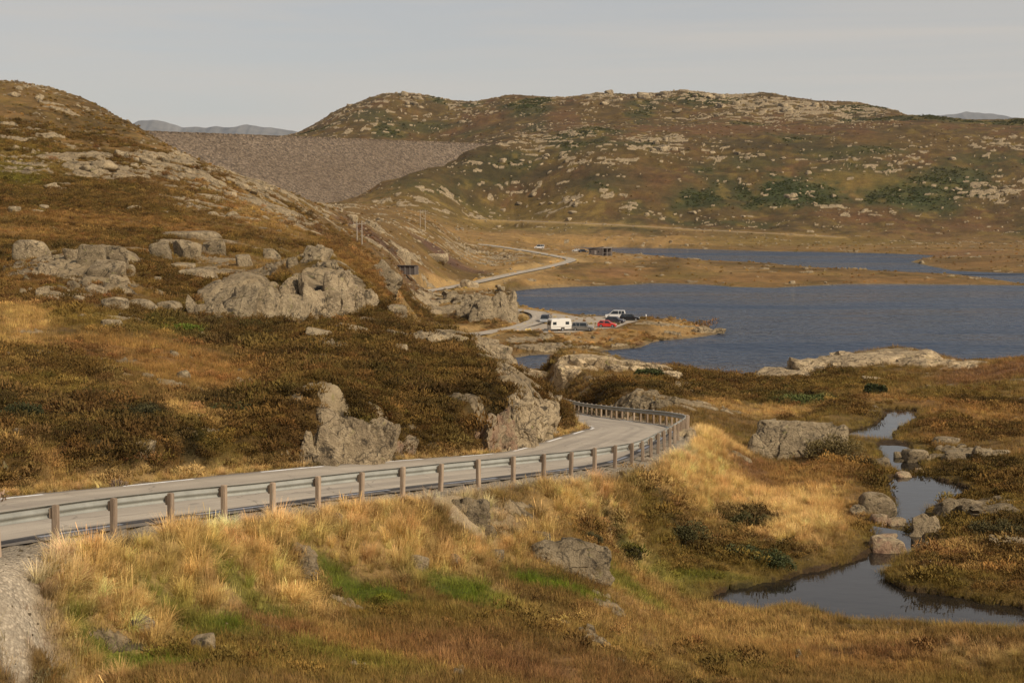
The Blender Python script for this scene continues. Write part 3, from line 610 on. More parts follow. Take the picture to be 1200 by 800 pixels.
nt = M['lake_water'].node_tree; b = nt.nodes['Principled BSDF']; mpw = nd_(nt, 'ShaderNodeMapping'); mpw.inputs['Scale'].default_value = (.006, .03, 1); mpw.inputs['Rotation'].default_value = (0, 0, .25); nt.links.new(objco(nt), mpw.inputs[0])
wl = noise(nt, mpw.outputs[0], 1.0, 5, .6, .5)
nt.links.new(ramp(nt, wl, (.4, .12), (.62, .34)), b.inputs['Roughness'])
bn = [n for n in nt.nodes if n.type == 'BUMP'][0]; nt.links.new(ramp(nt, wl, (.36, .45), (.6, 1.0)), bn.inputs['Strength'])
water_mat('stream_water', (.016, .013, .010), .5, 1.2, .03, .012)

# ------------------------------------------------------------------ mesh helpers
def link(name, me, mat, parent=None, smooth=False):
    o = bpy.data.objects.new(name, me); C.objects.link(o)
    if mat is not None and not me.materials: me.materials.append(mat)
    if smooth: me.polygons.foreach_set('use_smooth', [True] * len(me.polygons))
    if parent is not None: o.parent = parent
    return o
def tag(o, label=None, cat=None, group=None, kind=None):
    for k, v in (('label', label), ('category', cat), ('group', group), ('kind', kind)):
        if v: o[k] = v
    return o
def empty(name, loc, rz=0):
    o = bpy.data.objects.new(name, None); C.objects.link(o); o.location = loc; o.rotation_euler = (0, 0, rz); o.empty_display_size = .2; return o
def mesh_from(name, V, Fc):
    me = bpy.data.meshes.new(name); me.from_pydata([tuple(v) for v in V], [], [tuple(f) for f in Fc]); me.update(); return me
def grid_mesh(name, X, Y, Z):
    r, c = X.shape
    me = bpy.data.meshes.new(name)
    co = np.stack([X, Y, Z], -1).reshape(-1, 3).astype(np.float32)
    idx = np.arange(r * c).reshape(r, c)
    q = np.stack([idx[:-1, :-1], idx[:-1, 1:], idx[1:, 1:], idx[1:, :-1]], -1).reshape(-1, 4).astype(np.int32)
    me.vertices.add(len(co)); me.vertices.foreach_set('co', co.ravel())
    me.loops.add(q.size); me.loops.foreach_set('vertex_index', q.ravel())
    me.polygons.add(len(q)); me.polygons.foreach_set('loop_start', np.arange(0, q.size, 4, dtype=np.int32))
    me.polygons.foreach_set('use_smooth', np.ones(len(q), bool))
    me.update(calc_edges=True); return me

me = grid_mesh('terrain', GX, GY, GZ)
a_ = me.attributes.new('albedo', 'FLOAT_COLOR', 'POINT'); a_.data.foreach_set('color', np.concatenate([COL.reshape(-1, 3), np.ones((na * nd, 1))], 1).astype(np.float32).ravel())
for nm, arr in (('rocky', ROCKV), ('gravelly', GRAV)):
    a_ = me.attributes.new(nm, 'FLOAT', 'POINT'); a_.data.foreach_set('value', arr.astype(np.float32).ravel())
tag(link('terrain', me, M['ground']), 'brown autumn moorland of heather, grass and bare rock rising to low hills', 'terrain', kind='structure')

def sheet(name, P, z, mat, label, cat):
    me = mesh_from(name, [(x, y, z) for x, y in P], [range(len(P))]); return tag(link(name, me, mat), label, cat, kind='structure')
sheet('lake', [(-120, 205), (260, 205), (420, 480), (420, 556), (230, 556), (120, 545), (20, 520), (-60, 500), (-60, 300)], 0.0, M['lake_water'], 'dark blue lake rippled by wind behind the headland with the parked cars', 'lake')
sheet('lake', [(-20, 700), (20, 540), (20.5, 524), (120, 549), (230, 560), (420, 560), (700, 560), (700, 900), (-20, 900)], -0.004, M['lake_water'], 'narrower strip of lake beyond the grassy spit, below the far hill', 'lake')
# ------------------------------------------------------------------ stream
def grow(P, k):
    P = np.array(P); n = len(P); A_ = 0
    for i in range(n): A_ += P[i][0] * P[(i + 1) % n][1] - P[(i + 1) % n][0] * P[i][1]
    sgn = 1 if A_ > 0 else -1; out = []
    for i in range(n):
        t = P[(i + 1) % n] - P[i - 1]; t = t / (np.linalg.norm(t) + 1e-9)
        out.append((P[i][0] + t[1] * k * sgn, P[i][1] - t[0] * k * sgn))
    return out
V, Fc = [], []
for z, P in poolW:
    g = grow(P, .75 if z < -14.8 else .35); b0 = len(V)
    V += [(x, y, CAMZ + z) for x, y in g]; Fc.append(range(b0, b0 + len(g)))
tag(link('stream', mesh_from('stream', V, Fc), M['stream_water']), 'small dark stream winding through the bog in still pools', 'stream', kind='structure')

# ------------------------------------------------------------------ road
def strip(name, P, offs, mat, dz=0.0, parent=None, uvname='lane'):
    nn = normals(P); V = []; k = len(offs)
    for i in range(len(P)):
        for o in offs:
            o_ = o[i] if not np.isscalar(o) else o
            V.append((P[i, 0] + nn[i, 0] * o_, P[i, 1] + nn[i, 1] * o_, P[i, 2] + dz - .012 * abs(o_)))
    Fc = [(i * k + j + 1, i * k + j, (i + 1) * k + j, (i + 1) * k + j + 1) for i in range(len(P) - 1) for j in range(k - 1)]
    me = mesh_from(name, V, Fc)
    s = np.concatenate([[0], np.cumsum(np.linalg.norm(np.diff(P[:, :2], axis=0), axis=1))])
    uvl = me.uv_layers.new(name=uvname)
    for l in me.loops: uvl.data[l.index].uv = ((l.vertex_index % k) / (k - 1), s[l.vertex_index // k])
    return link(name, me, mat, parent, True)
rn = int(np.argmin(np.abs(full[:, 1] - 150)))
tail = np.full(len(full), 0.0)
hw_full = np.where(np.arange(len(full)) < rn, HW, np.maximum(HW, 2.35))
ej = np.array([perlin(s_full / .9, s_full * 0 + k, 31) * .07 + perlin(s_full / 4, s_full * 0 + k, 32) * .08 for k in (3, 8)])
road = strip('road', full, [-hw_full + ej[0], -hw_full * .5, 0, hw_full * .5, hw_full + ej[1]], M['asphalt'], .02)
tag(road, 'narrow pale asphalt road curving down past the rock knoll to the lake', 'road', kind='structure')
def dash(i0, i1, off, w=.15):
    P = full[i0:i1 + 1]; h = HW[i0:i1 + 1]
    return strip('edge_line', P, [off * h[:, ] - w / 2 * np.sign(off) * 0 - w / 2, off * h + w / 2], M['white_line'], .024 + .004, road)
i = 0
while i < rn:
    if full[i, 1] > 25 and i % 6 == 0: dash(i, i + 3, .93)
    if full[i, 1] > 25 and i % 6 == 3: dash(i, i + 3, -.86)
    i += 1
# far gravel track along the foot of the hill
t_ = strip('track', tr, [-2.6, 2.6], M['gravel'], .25); tag(t_, 'pale gravel track running along the foot of the far hill', 'track', kind='structure')
me = mesh_from('car_park', [(x, y, LOTZ + .02) for x, y in lotP], [range(len(lotP))])
tag(link('car_park', me, M['gravel']), 'gravel parking area on the headland by the lake', 'car park', kind='structure')

# ------------------------------------------------------------------ distant hills, sky, sun, camera
def ridge(name, label, D, pts, depth):
    xs = np.arange(pts[0][0], pts[-1][0] + 1, 2.0); ys = np.interp(xs, [p[0] for p in pts], [p[1] for p in pts])
    ys = ys + fbm(xs, xs * 0 + D, 26, 4, 5) * 1.6
    rows_ = []
    for t in (0, .08, .2, .4, .7, 1.0):
        r_ = []
        for x, y in zip(xs, ys):
            Dk = D + depth * (1 - t); p = at(x, y, D); zk = CAMZ + (p.z - CAMZ) * (1 - t) ** 1.3 - 30 * t
            zk += fbm(np.array([x * 3.]), np.array([t * 900.]), 40, 3, 9)[0] * depth * .02 * (t > 0)
            r_.append((p.x * (1 - .0 * t), D - depth * t, zk))
        rows_.append(r_)
    Rw = np.array(rows_); me = grid_mesh(name, Rw[..., 0], Rw[..., 1], Rw[..., 2])
    tag(link(name, me, M['farhill']), label, 'hills', kind='structure')
plain('farhill', tuple(lin(104, 100, 94)), .95, 0, .1, .3, .004)
ridge('hills', 'blue grey mountain ridge far away behind the dam', 9000, [(60,190),(130,158),(162,142),(185,141),(212,148),(235,150),(262,149),(290,146),(318,150),(345,154),(380,160),(460,190)], 1500)
ridge('hills', 'small blue hilltop far away over the right skyline', 9500, [(1000,175),(1060,145),(1095,135),(1118,133.5),(1133,130.5),(1150,132),(1175,136),(1205,139),(1260,146),(1350,170)], 1200)

sun_dir = Vector((.75, -.66, 0)).normalized(); EL = R(39)
sun_dir = Vector((sun_dir.x * math.cos(EL), sun_dir.y * math.cos(EL), math.sin(EL)))
sl = bpy.data.lights.new('sun', 'SUN'); sl.energy = 4.2; sl.angle = R(.53); sl.color = (1, .88, .715)
so = bpy.data.objects.new('sun', sl); C.objects.link(so); so.rotation_euler = (-sun_dir).to_track_quat('-Z', 'Y').to_euler(); so.location = (60, -60, 120)
wd = bpy.data.worlds.new('World'); bpy.context.scene.world = wd; wd.use_nodes = True; nt = wd.node_tree
bg = nt.nodes['Background']; sky = nd_(nt, 'ShaderNodeTexSky', sky_type='NISHITA'); sky.sun_disc = False; sky.sun_elevation = EL; sky.sun_rotation = math.atan2(sun_dir.x, sun_dir.y)
sky.altitude = 900; sky.air_density = 1.0; sky.dust_density = 3.0; sky.ozone_density = 1.0
tc = nd_(nt, 'ShaderNodeTexCoord'); mp = nd_(nt, 'ShaderNodeMapping'); mp.inputs['Scale'].default_value = (1.3, 1.3, 22); nt.links.new(tc.outputs['Generated'], mp.inputs[0])
cl = ramp(nt, noise(nt, mp.outputs[0], 1.6, 7, .6, .6), (.36, 0), (.68, 1))
sxyz = nd_(nt, 'ShaderNodeSeparateXYZ'); nt.links.new(tc.outputs['Generated'], sxyz.inputs[0])
low = ramp(nt, sxyz.outputs[2], (.0, 1), (.6, .55))
cloudc = mixc(nt, ramp(nt, sxyz.outputs[2], (0, 0), (.12, 1)), (6.5, 5.85, 5.1), (6.2, 5.65, 5.0))
c = mixc(nt, math_(nt, 'MULTIPLY', math_(nt, "MULTIPLY_ADD", cl, .28), low), sky.outputs[0], cloudc)
_ma = [n for n in nt.nodes if n.type == 'MATH' and n.operation == 'MULTIPLY_ADD'][0]; _ma.inputs[2].default_value = .72
nt.links.new(c, bg.inputs[0]); bg.inputs[1].default_value = .085

cd = bpy.data.cameras.new('camera'); co_ = bpy.data.objects.new('camera', cd); C.objects.link(co_)
cd.sensor_width = 36; cd.lens = 36 * F / 1200; cd.clip_end = 40000; cd.clip_start = .5
co_.location = (0, 0, CAMZ); co_.rotation_euler = (math.pi / 2 - TH, 0, 0)
S = bpy.context.scene; S.camera = co_
S.view_settings.view_transform = 'Standard'; S.view_settings.look = 'None'; S.view_settings.exposure = .2; S.view_settings.gamma = 1

# thin autumn haze: one closed box of air round the camera and everything below the sky
m = bpy.data.materials.new('thin_haze'); m.use_nodes = True; nt = m.node_tree; nt.nodes.remove(nt.nodes['Principled BSDF'])
pv_ = nd_(nt, 'ShaderNodeVolumePrincipled'); pv_.inputs['Color'].default_value = (.60, .77, 1.0, 1); pv_.inputs['Density'].default_value = 2.3e-5; pv_.inputs['Anisotropy'].default_value = .2
nt.links.new(pv_.outputs[0], nt.nodes['Material Output'].inputs['Volume'])
bm = bmesh.new(); bmesh.ops.create_cube(bm, size=1)
lo_, hi_ = (-6000, -60, min(-40, float(GZ.min()) - 1)), (6000, 10200, 640)
for v in bm.verts: v.co = [lo_[k] + (v.co[k] + .5) * (hi_[k] - lo_[k]) for k in range(3)]
me = bpy.data.meshes.new('haze'); bm.to_mesh(me); bm.free(); me.materials.append(m)
hz = bpy.data.objects.new('haze', me); C.objects.link(hz); tag(hz, 'thin bluish autumn haze in the valley air', 'haze', kind='stuff')
# ------------------------------------------------------------------ rocks
def ico(sub):
    bm = bmesh.new(); bmesh.ops.create_icosphere(bm, subdivisions=sub, radius=1)
    V = np.array([v.co[:] for v in bm.verts]); Fc = np.array([[v.index for v in f.verts] for f in bm.faces]); bm.free()
    return V / np.linalg.norm(V, axis=1)[:, None], Fc
ICO = {k: ico(k) for k in (2, 3, 4, 5, 6)}
def n3(P, lam, seed, octs=3):
    x, y, z = P.T
    return (fbm(x + z * .31, y, lam, octs, seed) + fbm(y + x * .27, z, lam, octs, seed + 5) + fbm(z + y * .23, x, lam, octs, seed + 9)) / 2.0
def rock_verts(rng, dims, sub=3, planes=14, rough=.05, boxy=.6):
    """a weathered block: many cut planes on a sphere, roughened; dims are half sizes"""
    U, Fc = ICO[sub]
    nrm = rng.normal(size=(planes, 3)); nrm /= np.linalg.norm(nrm, axis=1)[:, None]; dist = rng.uniform(.72, 1.02, planes)
    ax = np.array([[1, 0, 0], [-1, 0, 0], [0, 1, 0], [0, -1, 0], [0, 0, 1], [0, 0, -1]], float) + rng.normal(size=(6, 3)) * .16
    ax /= np.linalg.norm(ax, axis=1)[:, None]
    nrm = np.concatenate([nrm, ax]); dist = np.concatenate([dist, rng.uniform(.62, .85, 6) * (1.35 - .5 * boxy)])
    dots = U @ nrm.T
    r = np.where(dots > .05, dist[None] / np.maximum(dots, .05), 9)
    p = 18.0
    r = (np.sum(np.minimum(r, 3) ** -p, axis=1)) ** (-1 / p)
    P = U * r[:, None]
    s = int(rng.integers(1000))
    P = P * (1 + rough * n3(P, .9, s, 4)[:, None] + rough * .5 * n3(P, .25, s + 50, 2)[:, None])
    return P * np.array(dims)[None], Fc
def rotz(P, a):
    c, s = math.cos(a), math.sin(a); return P @ np.array([[c, s, 0], [-s, c, 0], [0, 0, 1]])
def roty(P, a):
    c, s = math.cos(a), math.sin(a); return P @ np.array([[c, 0, -s], [0, 1, 0], [s, 0, c]])
def fast_mesh(name, V, Fc, smooth=None):
    V = np.asarray(V, np.float32); Fc = np.asarray(Fc, np.int32); k = Fc.shape[1]
    me = bpy.data.meshes.new(name); me.vertices.add(len(V)); me.vertices.foreach_set('co', V.ravel())
    me.loops.add(Fc.size); me.loops.foreach_set('vertex_index', Fc.ravel()); me.polygons.add(len(Fc)); me.polygons.foreach_set('loop_start', np.arange(0, Fc.size, k, dtype=np.int32))
    if smooth: me.polygons.foreach_set('use_smooth', np.ones(len(Fc), bool))
    me.update(calc_edges=True); return me
ROCKS_AT = []
def boulder(px, py, w, h, label, name='boulder', mat='rock', sub=4, seed=None, rot=None, depth=.8, tilt=0, planes=14, rough=.05, boxy=.6, group=None, sink=.42):
    """px, py: middle of the visible foot in the photo; w, h: its size in the photo's pixels"""
    g = ground(px, py); k = g.y / F
    rng = np.random.default_rng(seed if seed is not None else int(px * 7 + py * 13))
    hw, hh = w * k / 2, h * k / (1 - sink) / 2
    P, Fc = rock_verts(rng, (hw * 1.18, hw * depth * 1.18, hh * 1.15), sub, planes, rough, boxy)
    P = roty(P, tilt); P = rotz(P, rng.uniform(-.3, .3) if rot is None else rot)
    o = link(name, fast_mesh(name, P, Fc, sub >= 4), M[mat])
    if sub >= 4:
        try: o.data.set_sharp_from_angle(angle=R(38))
        except Exception: pass
    top_z = g.z + h * k
    o.location = (g.x, g.y + hw * depth * .6, top_z - P[:, 2].max())
    ROCKS_AT.append((o.location.x, o.location.y, hw * .8, hw * depth * .8))
    return tag(o, label, 'boulder' if name == 'boulder' else 'rock', group)
def lump(rng, dims, sub, cells=26, amp=.10, boxy=.8, planes=9):
    """one mass of jointed bedrock: cut planes, then stepped joint blocks with open cracks between them"""
    U, Fc = ICO[sub]
    nrm = rng.normal(size=(planes, 3)); nrm /= np.linalg.norm(nrm, axis=1)[:, None]; dist = rng.uniform(.78, 1.02, planes)
    ax = np.array([[1, 0, 0], [-1, 0, 0], [0, 1, 0], [0, -1, 0], [0, 0, 1], [0, 0, -1]], float) + rng.normal(size=(6, 3)) * .2
    ax /= np.linalg.norm(ax, axis=1)[:, None]
    nrm = np.concatenate([nrm, ax]); dist = np.concatenate([dist, rng.uniform(.70, .92, 6)])
    dots = U @ nrm.T
    r = np.where(dots > .05, dist[None] / np.maximum(dots, .05), 9)
    r = np.sum(np.minimum(r, 3) ** -16.0, axis=1) ** (-1 / 16.0)
    P = U * r[:, None]
    wp = P + .12 * np.stack([n3(P, .7, int(rng.integers(999)), 2) for _ in range(3)], 1)
    D3 = np.array(dims) / max(dims)
    for (kk, am) in ((cells, amp), (cells * 4, amp * .45)):
        S_ = rng.normal(size=(kk, 3)); S_ /= np.linalg.norm(S_, axis=1)[:, None]; S_ *= rng.uniform(.7, 1, kk)[:, None]; an = D3 * np.array([1.25, 1, .75])
        dd = np.sqrt((((wp[:, None] - S_[None]) * an) ** 2).sum(-1)); o2 = np.argpartition(dd, 1, axis=1)[:, :2]
        d12 = np.take_along_axis(dd, o2, 1); f1 = d12.min(1); gap = d12.max(1) - f1; own = np.where(d12[:, 0] < d12[:, 1], o2[:, 0], o2[:, 1])
        offc = rng.uniform(-1, 1, kk) * am * .8; tl = rng.normal(size=(kk, 3)) * am * 2.6
        r = r * (1 + offc[own] + ((wp - S_[own]) * tl[own]).sum(1) - am * .55 * (1 - sstep(0, .03, gap)))
    P = U * r[:, None]
    sd = int(rng.integers(999)); P = P * (1 + .03 * n3(P, .6, sd, 4)[:, None] + .02 * n3(P, .12, sd + 9, 2)[:, None])
    return P * np.array(dims)[None], Fc
def crag(lumps, label, seed, mat='rock', sub=5, deep=.55, cells=26, amp=.085, sink=.5, tilt=0.0, name='rock_outcrop', free=.42, lean=.5, emb=.85):
    """a bedrock outcrop of one or more masses, each (px of the middle, py of the foot, width px, height px[, tilt])"""
    rng = np.random.default_rng(seed); V, Fs, b0 = [], [], 0; o0 = ground(lumps[0][0], lumps[0][1])
    for q in lumps:
        px, py, w, h = q[:4]; tl = q[4] if len(q) > 4 else tilt
        g = at(px, py, q[5]) if len(q) > 5 else ground(px, py); k = g.y / F; hw = w * k / 2; hh = h * k / (2 - 2 * sink) 
        dp = max(hw * deep * 2 * .5, hh * .6)
        P, Fc = lump(rng, (hw * 1.12, dp, hh * 1.1), sub, cells, amp)
        P = roty(P, tl); cl_, sl_ = math.cos(lean), math.sin(lean); P = np.stack([P[:, 0], P[:, 1] * cl_ + P[:, 2] * sl_, -P[:, 1] * sl_ + P[:, 2] * cl_], 1); P = rotz(P, rng.uniform(-.25, .25))
        P = P + np.array([g.x - o0.x, g.y + dp * emb - o0.y, g.z + h * k - P[:, 2].max() - o0.z])
        V.append(P); Fs.append(Fc + b0); b0 += len(P)
        ROCKS_AT.append((g.x, g.y + dp * emb, hw * free, dp * free))
    o = link(name, fast_mesh(name, np.concatenate(V), np.concatenate(Fs), True), M[mat]); o.location = o0
    try: o.data.set_sharp_from_angle(angle=R(32))
    except Exception: pass
    return tag(o, label, 'rock')
def outcrop(px, py, w, h, n, label, seed, mat='rock', jut=.5, joints=True, tilt=0.0, shape=None, deep=.6, name='rock_outcrop', bw=None, sub=4, lum=None):
    m = lum or max(1, min(4, int(w / max(h, 1) / 1.6)))
    L_ = [(px + (i - (m - 1) / 2) * w / m * .7, py, w / m * 1.9, h * (1 if i % 2 == 0 else .8)) for i in range(m)] if m > 1 else [(px, py, w, h)]
    return crag(L_, label, seed, mat, sub, max(deep, .55), *((8, .03) if mat == 'rock_pale' else (26, .085)), tilt=tilt)

# --- named rocks beside the road and in the bog
crag([(398, 535, 92, 62, .12, 51.0), (428, 533, 54, 44, .2, 52.2), (372, 536, 52, 40, 0, 50.0)], 'tall grey rock face standing directly behind the road, below the heather knoll', 3, 'rock_bare', 6, .8, 30, .08, free=.8, emb=.3, lean=.3)
crag([(452, 530, 36, 28, 0, 54.2), (472, 528, 36, 18, 0, 55.2)], 'low reddish broken rock right of the tall grey roadside face', 4, 'rock_pink', 5, .8, emb=.4)
crag([(556, 514, 54, 30, 0, 60.6), (584, 511, 48, 36, 0, 62.4)], 'buff broken rock face above the verge left of the knoll corner', 5, 'rock_pink', 5, .8, free=.7, emb=.4)
crag([(604, 507, 46, 44, .1, 64), (634, 502, 38, 36, .1, 71), (620, 504, 40, 46, 0, 68)], 'steep grey rock corner where the road bends around the knoll', 6, 'rock_bare', 6, .8, 40, .10, free=.85, emb=.5, lean=.35)
crag([(608, 466, 40, 30, .4, 80), (628, 484, 40, 30, .4, 75.5), (596, 450, 38, 26, .4, 83)], 'bare pale slab forming the upper right edge of the heather knoll', 8, 'rock_bare', 5, .8, free=.9, emb=.2)
crag([(562, 408, 40, 16, .3, 92), (578, 424, 38, 22, .4, 88.5), (590, 440, 36, 24, .4, 85.5)], 'pale rock rim on the knoll skyline in front of the parking area', 9, 'rock_bare', 5, .8, emb=.2, free=.8)
outcrop(515, 398, 60, 9, 6, 'thin line of pale stones along the back edge of the heather knoll', 10, mat='rock')
crag([(940, 535, 122, 40, .06), (918, 535, 60, 42, -.1)], 'large flat-topped boulder with one dark upright end, above the stream', 21, 'rock', 6, .42, 12, .045, name='boulder')
crag([(668, 668, 102, 34, -.03)], 'wide pale lichen-covered boulder half buried at the foot of the grassy bank', 22, 'rock', 6, .42, 12, .045, name='boulder')
boulder(712, 628, 11, 14, 'small pointed stone standing just above the wide lichen boulder', mat='rock_fine')
boulder(489, 666, 24, 17, 'angular tilted stone leaning against tussocks at the bank foot', mat='rock_fine', tilt=.4)
boulder(529, 660, 22, 10, 'low grey stone beside the tilted stone at the bank foot', mat='rock_fine')
boulder(579, 656, 26, 11, 'low pale stone left of the wide lichen boulder', mat='rock_fine')
boulder(634, 634, 26, 12, 'dark stone in the grass above and left of the wide lichen boulder', mat='rock_fine')
boulder(1040, 653, 42, 24, 'reddish boulder sitting in the water at the narrow head of the pool', mat='rock_pink', seed=5, rough=.03, sub=5)
boulder(1028, 604, 44, 26, 'grey boulder on the left bank above the stream rapids', mat='rock_fine', seed=8)
boulder(1030, 614, 22, 12, 'rounded pinkish stone below the grey left-bank boulder', mat='rock_pink')
boulder(1049, 619, 24, 13, 'brick red stone in the rapids beside the left bank', mat='rock_pink')
boulder(1042, 632, 26, 7, 'flat reddish stone just upstream of the boulder in the pool', mat='rock_pink')
boulder(1090, 640, 12, 5, 'small low stone at the right edge of the rapids', mat='rock_fine')
boulder(1005, 604, 18, 12, 'grey stone in the grass left of the rapids', mat='rock_fine')
outcrop(1087, 628, 44, 25, 7, 'dark craggy rock standing on the right bank of the rapids', 31, mat='rock_fine')
boulder(1058, 560, 20, 7, 'flat pink stone at the top of the middle pool', mat='rock_pink')
boulder(1077, 558, 14, 10, 'rounded pink stone at the top right of the middle pool', mat='rock_pink')
boulder(1076, 540, 32, 14, 'pale broad stone between the middle pool and the upper water', mat='rock_fine')
boulder(1055, 541, 16, 12, 'pale upright stone left of the broad stone above the middle pool', mat='rock_fine')
boulder(1034, 545, 18, 9, 'pale stone on the left bank above the middle pool', mat='rock_fine')
boulder(1122, 538, 24, 10, 'low grey stone in dark heather right of the upper stream', mat='rock_fine')
boulder(1147, 536, 14, 14, 'upright grey stone farther right in the dark heather', mat='rock_fine')
boulder(1112, 520, 30, 7, 'flat pale stone in the heather north of the middle pool', mat='rock_fine')
outcrop(1142, 602, 64, 17, 8, 'broken lichen rock ledge on the right bank beside the middle pool', 33, mat='rock_fine')
outcrop(1185, 640, 40, 12, 5, 'dark rock ledge at the right edge among heather', 34, mat='rock_fine')
boulder(239, 760, 30, 16, 'yellow lichen stone lying alone in the mossy bog', mat='rock_fine', sub=5)
boulder(160, 737, 42, 14, 'flat grey stone at the foot of the left tussocks', mat='rock_fine')
boulder(128, 760, 16, 14, 'small grey stone left of the yellow lichen stone', mat='rock_fine')
outcrop(350, 668, 46, 30, 9, 'heap of grey stones showing through the tussocks on the bank', 41, mat='rock_fine', deep=.4, bw=(.12, .24))
outcrop(548, 607, 56, 22, 10, 'broken grey stones in the gravel below the guardrail', 42, mat='rock_fine', deep=.5, bw=(.10, .2))
outcrop(388, 612, 30, 10, 5, 'small stones in the grass right under the guardrail', 43, mat='rock_fine', bw=(.12, .24))
boulder(570, 626, 20, 12, 'brown stone in the grass below the gravel patch', mat='rock_fine')
boulder(166, 530, 33, 14, 'pale speckled boulder lying alone in heather behind the road', mat='rock_fine', seed=61, boxy=.9)
boulder(18, 511, 15, 10, 'small pale stone in heather at the left edge of the slope', mat='rock_fine')
boulder(8, 420, 14, 8, 'pale stone at the left edge of the russet grass', mat='rock')
# --- the shelf of rocks on the left slope
for (bx_, by_, bw_, bh_) in [(105,310,42,24),(86,302,22,11),(136,318,34,30),(120,324,44,18),(56,322,30,15),(137,332,24,11),(84,340,20,11),(100,336,16,10),(112,346,28,13),(48,348,20,13),(62,355,14,9),(72,342,16,8),(93,354,18,8),(150,322,18,12)]:
    boulder(bx_, by_, bw_, bh_, 'pale slab of the broad broken crag, farthest left of the crags on the left slope', name='boulder', sub=4, seed=int(bx_ * 11), boxy=.9, planes=9, sink=.5, depth=.7, group='slabs of the broad broken crag', mat='rock' if bx_ % 2 else 'rock_bare')
boulder(33, 303, 44, 22, 'rounded pale boulder left of the broad broken crag', seed=52)
boulder(128, 318, 40, 14, 'pale slab lying against the right shoulder of the broad crag', seed=53)
boulder(186, 303, 30, 20, 'left of three square blocks in a row above the middle crag', seed=54, boxy=1, planes=6)
boulder(220, 303, 36, 22, 'middle of three square blocks in a row above the middle crag', seed=55, boxy=1, planes=5)
boulder(252, 300, 33, 17, 'right of three square blocks in a row above the middle crag', seed=56, boxy=1, planes=6)
boulder(222, 281, 74, 10, 'long flat slab lying above the three square blocks', seed=57)
boulder(214, 317, 26, 9, 'small ledge stone under the three square blocks', seed=58)
boulder(227, 329, 52, 14, 'long low ledge under the three square blocks', seed=59, boxy=1, planes=6)
boulder(184, 331, 13, 7, 'small cube-like stone left of the long low ledge', boxy=1)
crag([(302, 373, 50, 42), (252, 373, 54, 27), (284, 352, 76, 16), (279, 371, 44, 34), (318, 373, 36, 28)], 'wide smooth sloping rock face, the middle crag of the left slope', 62, 'rock', 5, .7, 10, .04, emb=.6, lean=.6)
crag([(397, 373, 44, 56), (360, 368, 34, 48), (378, 373, 34, 38), (418, 364, 32, 34), (431, 360, 20, 22), (338, 352, 24, 28)], 'tall cliff with upright cracks, farthest right of the crags on the left slope', 63, 'rock_bare', 5, .6, 16, .07, emb=.5, lean=.25)
boulder(318, 306, 20, 15, 'upright pale stone over the gap between the two right crags', seed=64)
boulder(342, 313, 16, 12, 'rounded stone right of the upright pale stone on the crag', seed=65)
outcrop(372, 301, 34, 15, 5, 'pale jagged blocks crowning the cracked cliff', 66)
boulder(388, 314, 17, 7, 'small flat stone on the very brow of the cracked cliff', seed=67)
boulder(286, 312, 18, 14, 'speckled stone between the square blocks and the cracked cliff', seed=68)
boulder(133, 362, 32, 14, 'grey stone below the broad crag, first of three in the grass', seed=69)
boulder(162, 362, 38, 11, 'flat stone with dark hollows below the broad crag', seed=70)
boulder(196, 363, 32, 10, 'flat pale stone left of the middle crag foot', seed=71)
boulder(130, 383, 30, 9, 'flat lichen stone in dark green heather below the crags', seed=72)
boulder(376, 392, 34, 9, 'pale flat slab in heather below the cracked cliff', seed=73, tilt=.12)
boulder(402, 384, 16, 6, 'small pale slab right of the flat slab below the cliff', seed=74)
boulder(470, 414, 18, 12, 'lone pale boulder on the heather knoll', seed=75)
boulder(478, 458, 16, 6, 'half buried stone in the middle of the heather knoll', seed=76)
boulder(463, 370, 26, 13, 'pale stone on the russet slope right of the cliff', seed=77)
outcrop(447, 326, 46, 22, 5, 'tilted pale slab on the slope right of the cliff below the pole', 78, tilt=.4)
boulder(470, 303, 22, 12, 'pale boulder between the two power poles', seed=79)
boulder(512, 306, 26, 9, 'pale stone on the brown slope below the far poles', seed=80)
boulder(204, 418, 11, 8, 'small white stone in the russet grass', seed=81)
boulder(214, 442, 18, 8, 'pale twin stone in the russet grass', seed=82)
boulder(173, 442, 14, 5, 'low white stone in the russet grass left of the twin stone', seed=83)
boulder(42, 417, 36, 5, 'long thin slab in the russet grass near the left edge', seed=84)
boulder(280, 447, 10, 5, 'tiny pale stone in the grass under the heather slope', seed=85)
crag([(588, 378, 44, 36), (566, 376, 36, 28), (560, 370, 52, 22)], 'rounded rock headland at the left corner of the lake', 86, 'rock', 5, .8, 20, .06)
outcrop(545, 353, 50, 12, 6, 'low rocks behind the headland beside the far road', 87)
outcrop(826, 390, 26, 7, 6, 'pale rocky tip of the headland in the lake', 88, deep=.9, mat='rock')
crag([(712, 430, 120, 15), (676, 436, 70, 9), (748, 437, 70, 9)], 'pale bedrock crown of the dome by the lake shore', 89, 'rock_pale', 5, .7, 12, .035, sink=.8, emb=.6, lean=.15)
crag([(778, 443, 54, 7)], 'pale slab on the right flank of the lakeside dome', 90, 'rock_pale', 4, .7, 8, .03, sink=.8)
crag([(642, 440, 48, 7)], 'pale slab on the left flank of the lakeside dome', 91, 'rock_pale', 4, .7, 8, .03, sink=.8)
crag([(1044, 423, 160, 13), (990, 430, 110, 9), (1096, 428, 90, 8)], 'pale rock crest of the right-hand lakeside ridge', 92, 'rock_pale', 5, .8, 14, .035, sink=.8, emb=.6, lean=.1)
crag([(940, 440, 100, 7, -.03)], 'long pale slab on the left end of the lakeside ridge', 93, 'rock_pale', 5, .8, 8, .03, sink=.8, lean=.1)
crag([(1128, 433, 50, 7)], 'broken pale rock on the right end of the lakeside ridge', 94, 'rock_pale', 4, .8, 12, .05, sink=.8)
